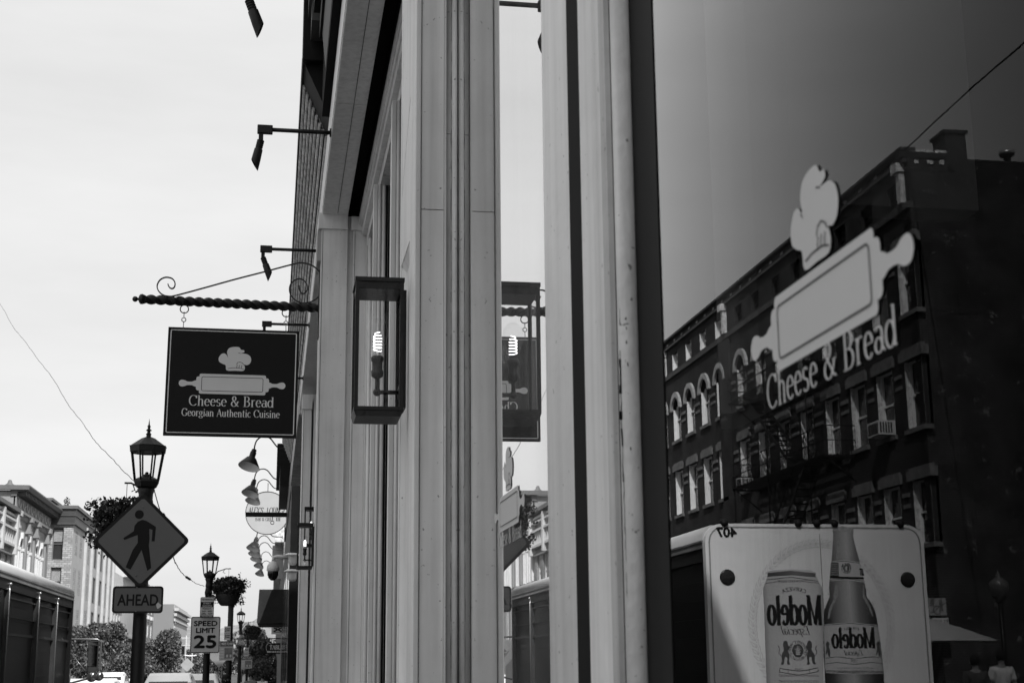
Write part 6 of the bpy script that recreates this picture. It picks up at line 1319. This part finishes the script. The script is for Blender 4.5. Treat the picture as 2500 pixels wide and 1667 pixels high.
# light brick building with dark cornice standing forward
X2 = -16.43; b2 = thing('pale_brick_building', 'light glazed-brick building with tall dark cornice and vertical window bays', 'building', (-19, 135, 0))
lbk = brick('light_brick', .22, .38, .19, w=.42, h=.17, mort=.025, vary=.12); lbk2 = mat('light_render', .30, .7, .1, 1.5); 
so1 = [(-18.05, -17.2, z, z+2.65) for z in (10.25, 7.0, 3.6)]
wall('y', 122.9, -21, X2, 0, 13.15, so1, lbk, b2, .2, thick=14)
for o in so1: sash('y', 122.9, o[0], o[1], o[2], o[3], b2, fm=mat('frame_grey', .12, .5), split=True, blindk=.4, fw=.07); 
ops = []
for a, b in ((124.3, 125.9), (127.4, 129.2)): ops += [(a, b, 10.75, 12.8), (a, b, 7.6, 9.7), (a, b, 4.0, 6.4)]
for a, b in ((131.4, 134.6), (136.6, 139.9), (141.6, 144.8), (146.5, 149.0), (150.6, 153.0)): ops += [(a, b, 10.55, 13.1), (a, b, 7.35, 9.75), (a, b, 4.0, 6.6)]
wall('x', X2+.001, 122.905, 156, 0, 13.15, ops, lbk2, b2, .07, name='front_wall', thick=.3)
wing = mat('window_dark', .03, .5, .3, .7, spec=.2)
for o in ops: sash('x', X2, o[0], o[1], o[2], o[3], b2, fm=mat('frame_grey'), depth=.065, fw=.08, split=False, grid=(2, 1) if o[0] > 130 else None, gm=wing)
for y in (130.4, 135.2, 140.4, 145.4, 149.6, 153.8): fbox(MB(), 'x', X2, y, y+.7, 0, 13.6, -.22, 0).build('pier', mat('pier_light', .38, .7, .1, 2), b2)
cm = mat('cornice_band', .035, .55, .15, 3)
MB().box(-21, X2+.12, 122.75, 137, 13.2, 14.45).build('cornice', cm, b2); MB().box(-21.1, X2+.30, 122.6, 137.2, 14.45, 14.72).build('cornice_cap', mat('cornice_brown'), b2); MB().box(-21.1, X2+.2, 122.7, 137.1, 13.15, 13.3).build('cornice_foot', mat('cornice_foot', .05, .6), b2); MB().box(-21.1, X2+.2, 122.68, 137.1, 13.85, 13.92).build('cornice_line', mat('cornice_foot'), b2)
MB().box(-24, -18.2, 121.6, 128, 14.4, 15.0).box(-24.1, -18.0, 121.4, 128.1, 15.0, 15.2).build('roof_storey', mat('cornice_brown'), b2)
MB().box(-21, X2+.05, 137, 156, 13.15, 14.6).build('parapet', lbk2, b2)
q = MB(); p = atX(163, 1230, X2-1); leaf_cloud(q, (p.x, p.y, p.z+.1), (.28, .28, .5), 160, .07, seed=77); f = q.build('roof_shrub', [lf1, lf2]); tag(f, 'small shrub growing on the roof of the light brick building', 'shrub')
# buildings beyond
b3 = thing('far_pale_building', 'row of low pale painted shop buildings behind the AHEAD plate', 'building', (-20, 190, 0))
ops = [(y, y+1.3, 5.9, 8.1) for y in (169, 172, 175, 178, 181)]+[(y, y+1.6, 2.6, 4.6) for y in (184, 189, 194)]
wall('x', FXW, 157, 208, 0, 10.2, ops, mat('cream_wall', .36, .7, .1, 1), b3, .08)
for o in ops: sash('x', FXW, *o[:4], b3, fw=.12, split=False, depth=.07, gm=wing)
fbox(MB(), 'x', FXW, 157, 208, 10.2, 10.6, -.5, .1).build('cornice', mat('stone_grey'), b3); fbox(MB(), 'x', FXW, 168, 184, 8.9, 9.2, -.4, .1).build('band_moulding', pwl, b3); fbox(MB(), 'x', FXW, 184, 208, 5.2, 5.5, -.3, .1).build('band_moulding', pwl, b3)
MB().box(-24, FXW-.2, 160, 172, 10.6, 12.4).build('roof_block', mat('block_grey', .22, .8), b3); MB().box(-26, FXW-.2, 172, 208, 10.6, 12.6).build('roof_block', pwl, b3)
q = MB(); q.prism([(FXW-.2, 12.6), (FXW+.9, 12.7), (FXW+1.0, 13.0), (FXW-.2, 13.1)], 'y', 186, 212); q.build('cornice', mat('stone_grey'), b3)
b4 = thing('red_brick_building', 'mid-grey brick building with rows of white-headed windows, right of the nearest lamp post', 'building', (-20, 224, 0))
ops = [(y, y+2.2, z, z+2.6) for y in (212, 217, 222.5, 228.5) for z in (1.0, 5.9, 9.4)]
wall('x', FXW, 208.2, 236, 0, 12.4, ops, brick('mid_brick2', .11, .15, .2), b4, .08)
for o in ops: sash('x', FXW, *o[:4], b4, fw=.3, split=False, depth=.07, gm=mat('brick_glass', .15, .3, .2)); fbox(MB(), 'x', FXW, o[0]-.5, o[1]+.5, o[3]+.02, o[3]+.55, -.25, .0).build('window_head', white, b4)
fbox(MB(), 'x', FXW, 208, 236, 12.4, 13.2, -.6, .1).build('cornice', white, b4)
b5 = thing('blank_wall_building', 'building with a blank grey side wall and bracketed cornice, rising behind the drooping tree', 'building', (-14, 192, 0))
a = atY(376, 1474, 190); b = atY(425, 1474, 190)
wall('y', 190, a.x-.0, b.x, -1, a.z, [], mat('render_grey', .17, .8, .06, .3), b5, thick=30)
q = MB(); q.box(b.x+.001, b.x+.06, 190.1, 220, -1, a.z-.02); q.build('front_wall', lbk2, b5)
for z, d in ((a.z-.5, .62), (a.z-1.15, .4), (a.z-1.8, .25)): MB().box(b.x+.061, b.x+d, 189.9, 220, z-.35, z).build('cornice', mat('stone_grey'), b5)
for k in range(9): MB().box(b.x+.062, b.x+.20, 190.6, 192, 1+k*.75, 1.4+k*.75).build('quoin', pwl, b5)
for (x0, x1, y, h, v) in ((-19, -11, 262, 6, .3), (-9.5, -6, 330, 5, .25), (4, 14, 300, 8, .2)):
    t = thing('far_building', {262: 'small building closing the far pavement behind the trees', 330: 'pale low building at the end of the street', 300: 'dim building closing the near side of the street'}[y], 'building', ((x0+x1)/2, y, 0))
    MB().box(x0, x1, y, y+12, -1, h).build('wall', mat('far_wall%d' % y, v, .8), t)
    for k in range(3): MB().box(x0+1+k*2, x0+2+k*2, y-.05, y-.001, 1.2, 3).build('window', dglass, t)
# string lights / arrow pennants over the far crossing
q = MB(); a = atY(452, 1599, 140); b = atY(478, 1599, 140)
for k in range(9): f = k/8; p = a.lerp(b, f); q.ball((p.x, 140, p.z-.05*math.sin(f*3.14)), .07, 6)
q.tube([a, b], .03, 4); tag(q.build('light_string', mat('bulb_pale', .7, .4, 0)), 'short row of pale bulbs strung above the far crossing', 'string lights')
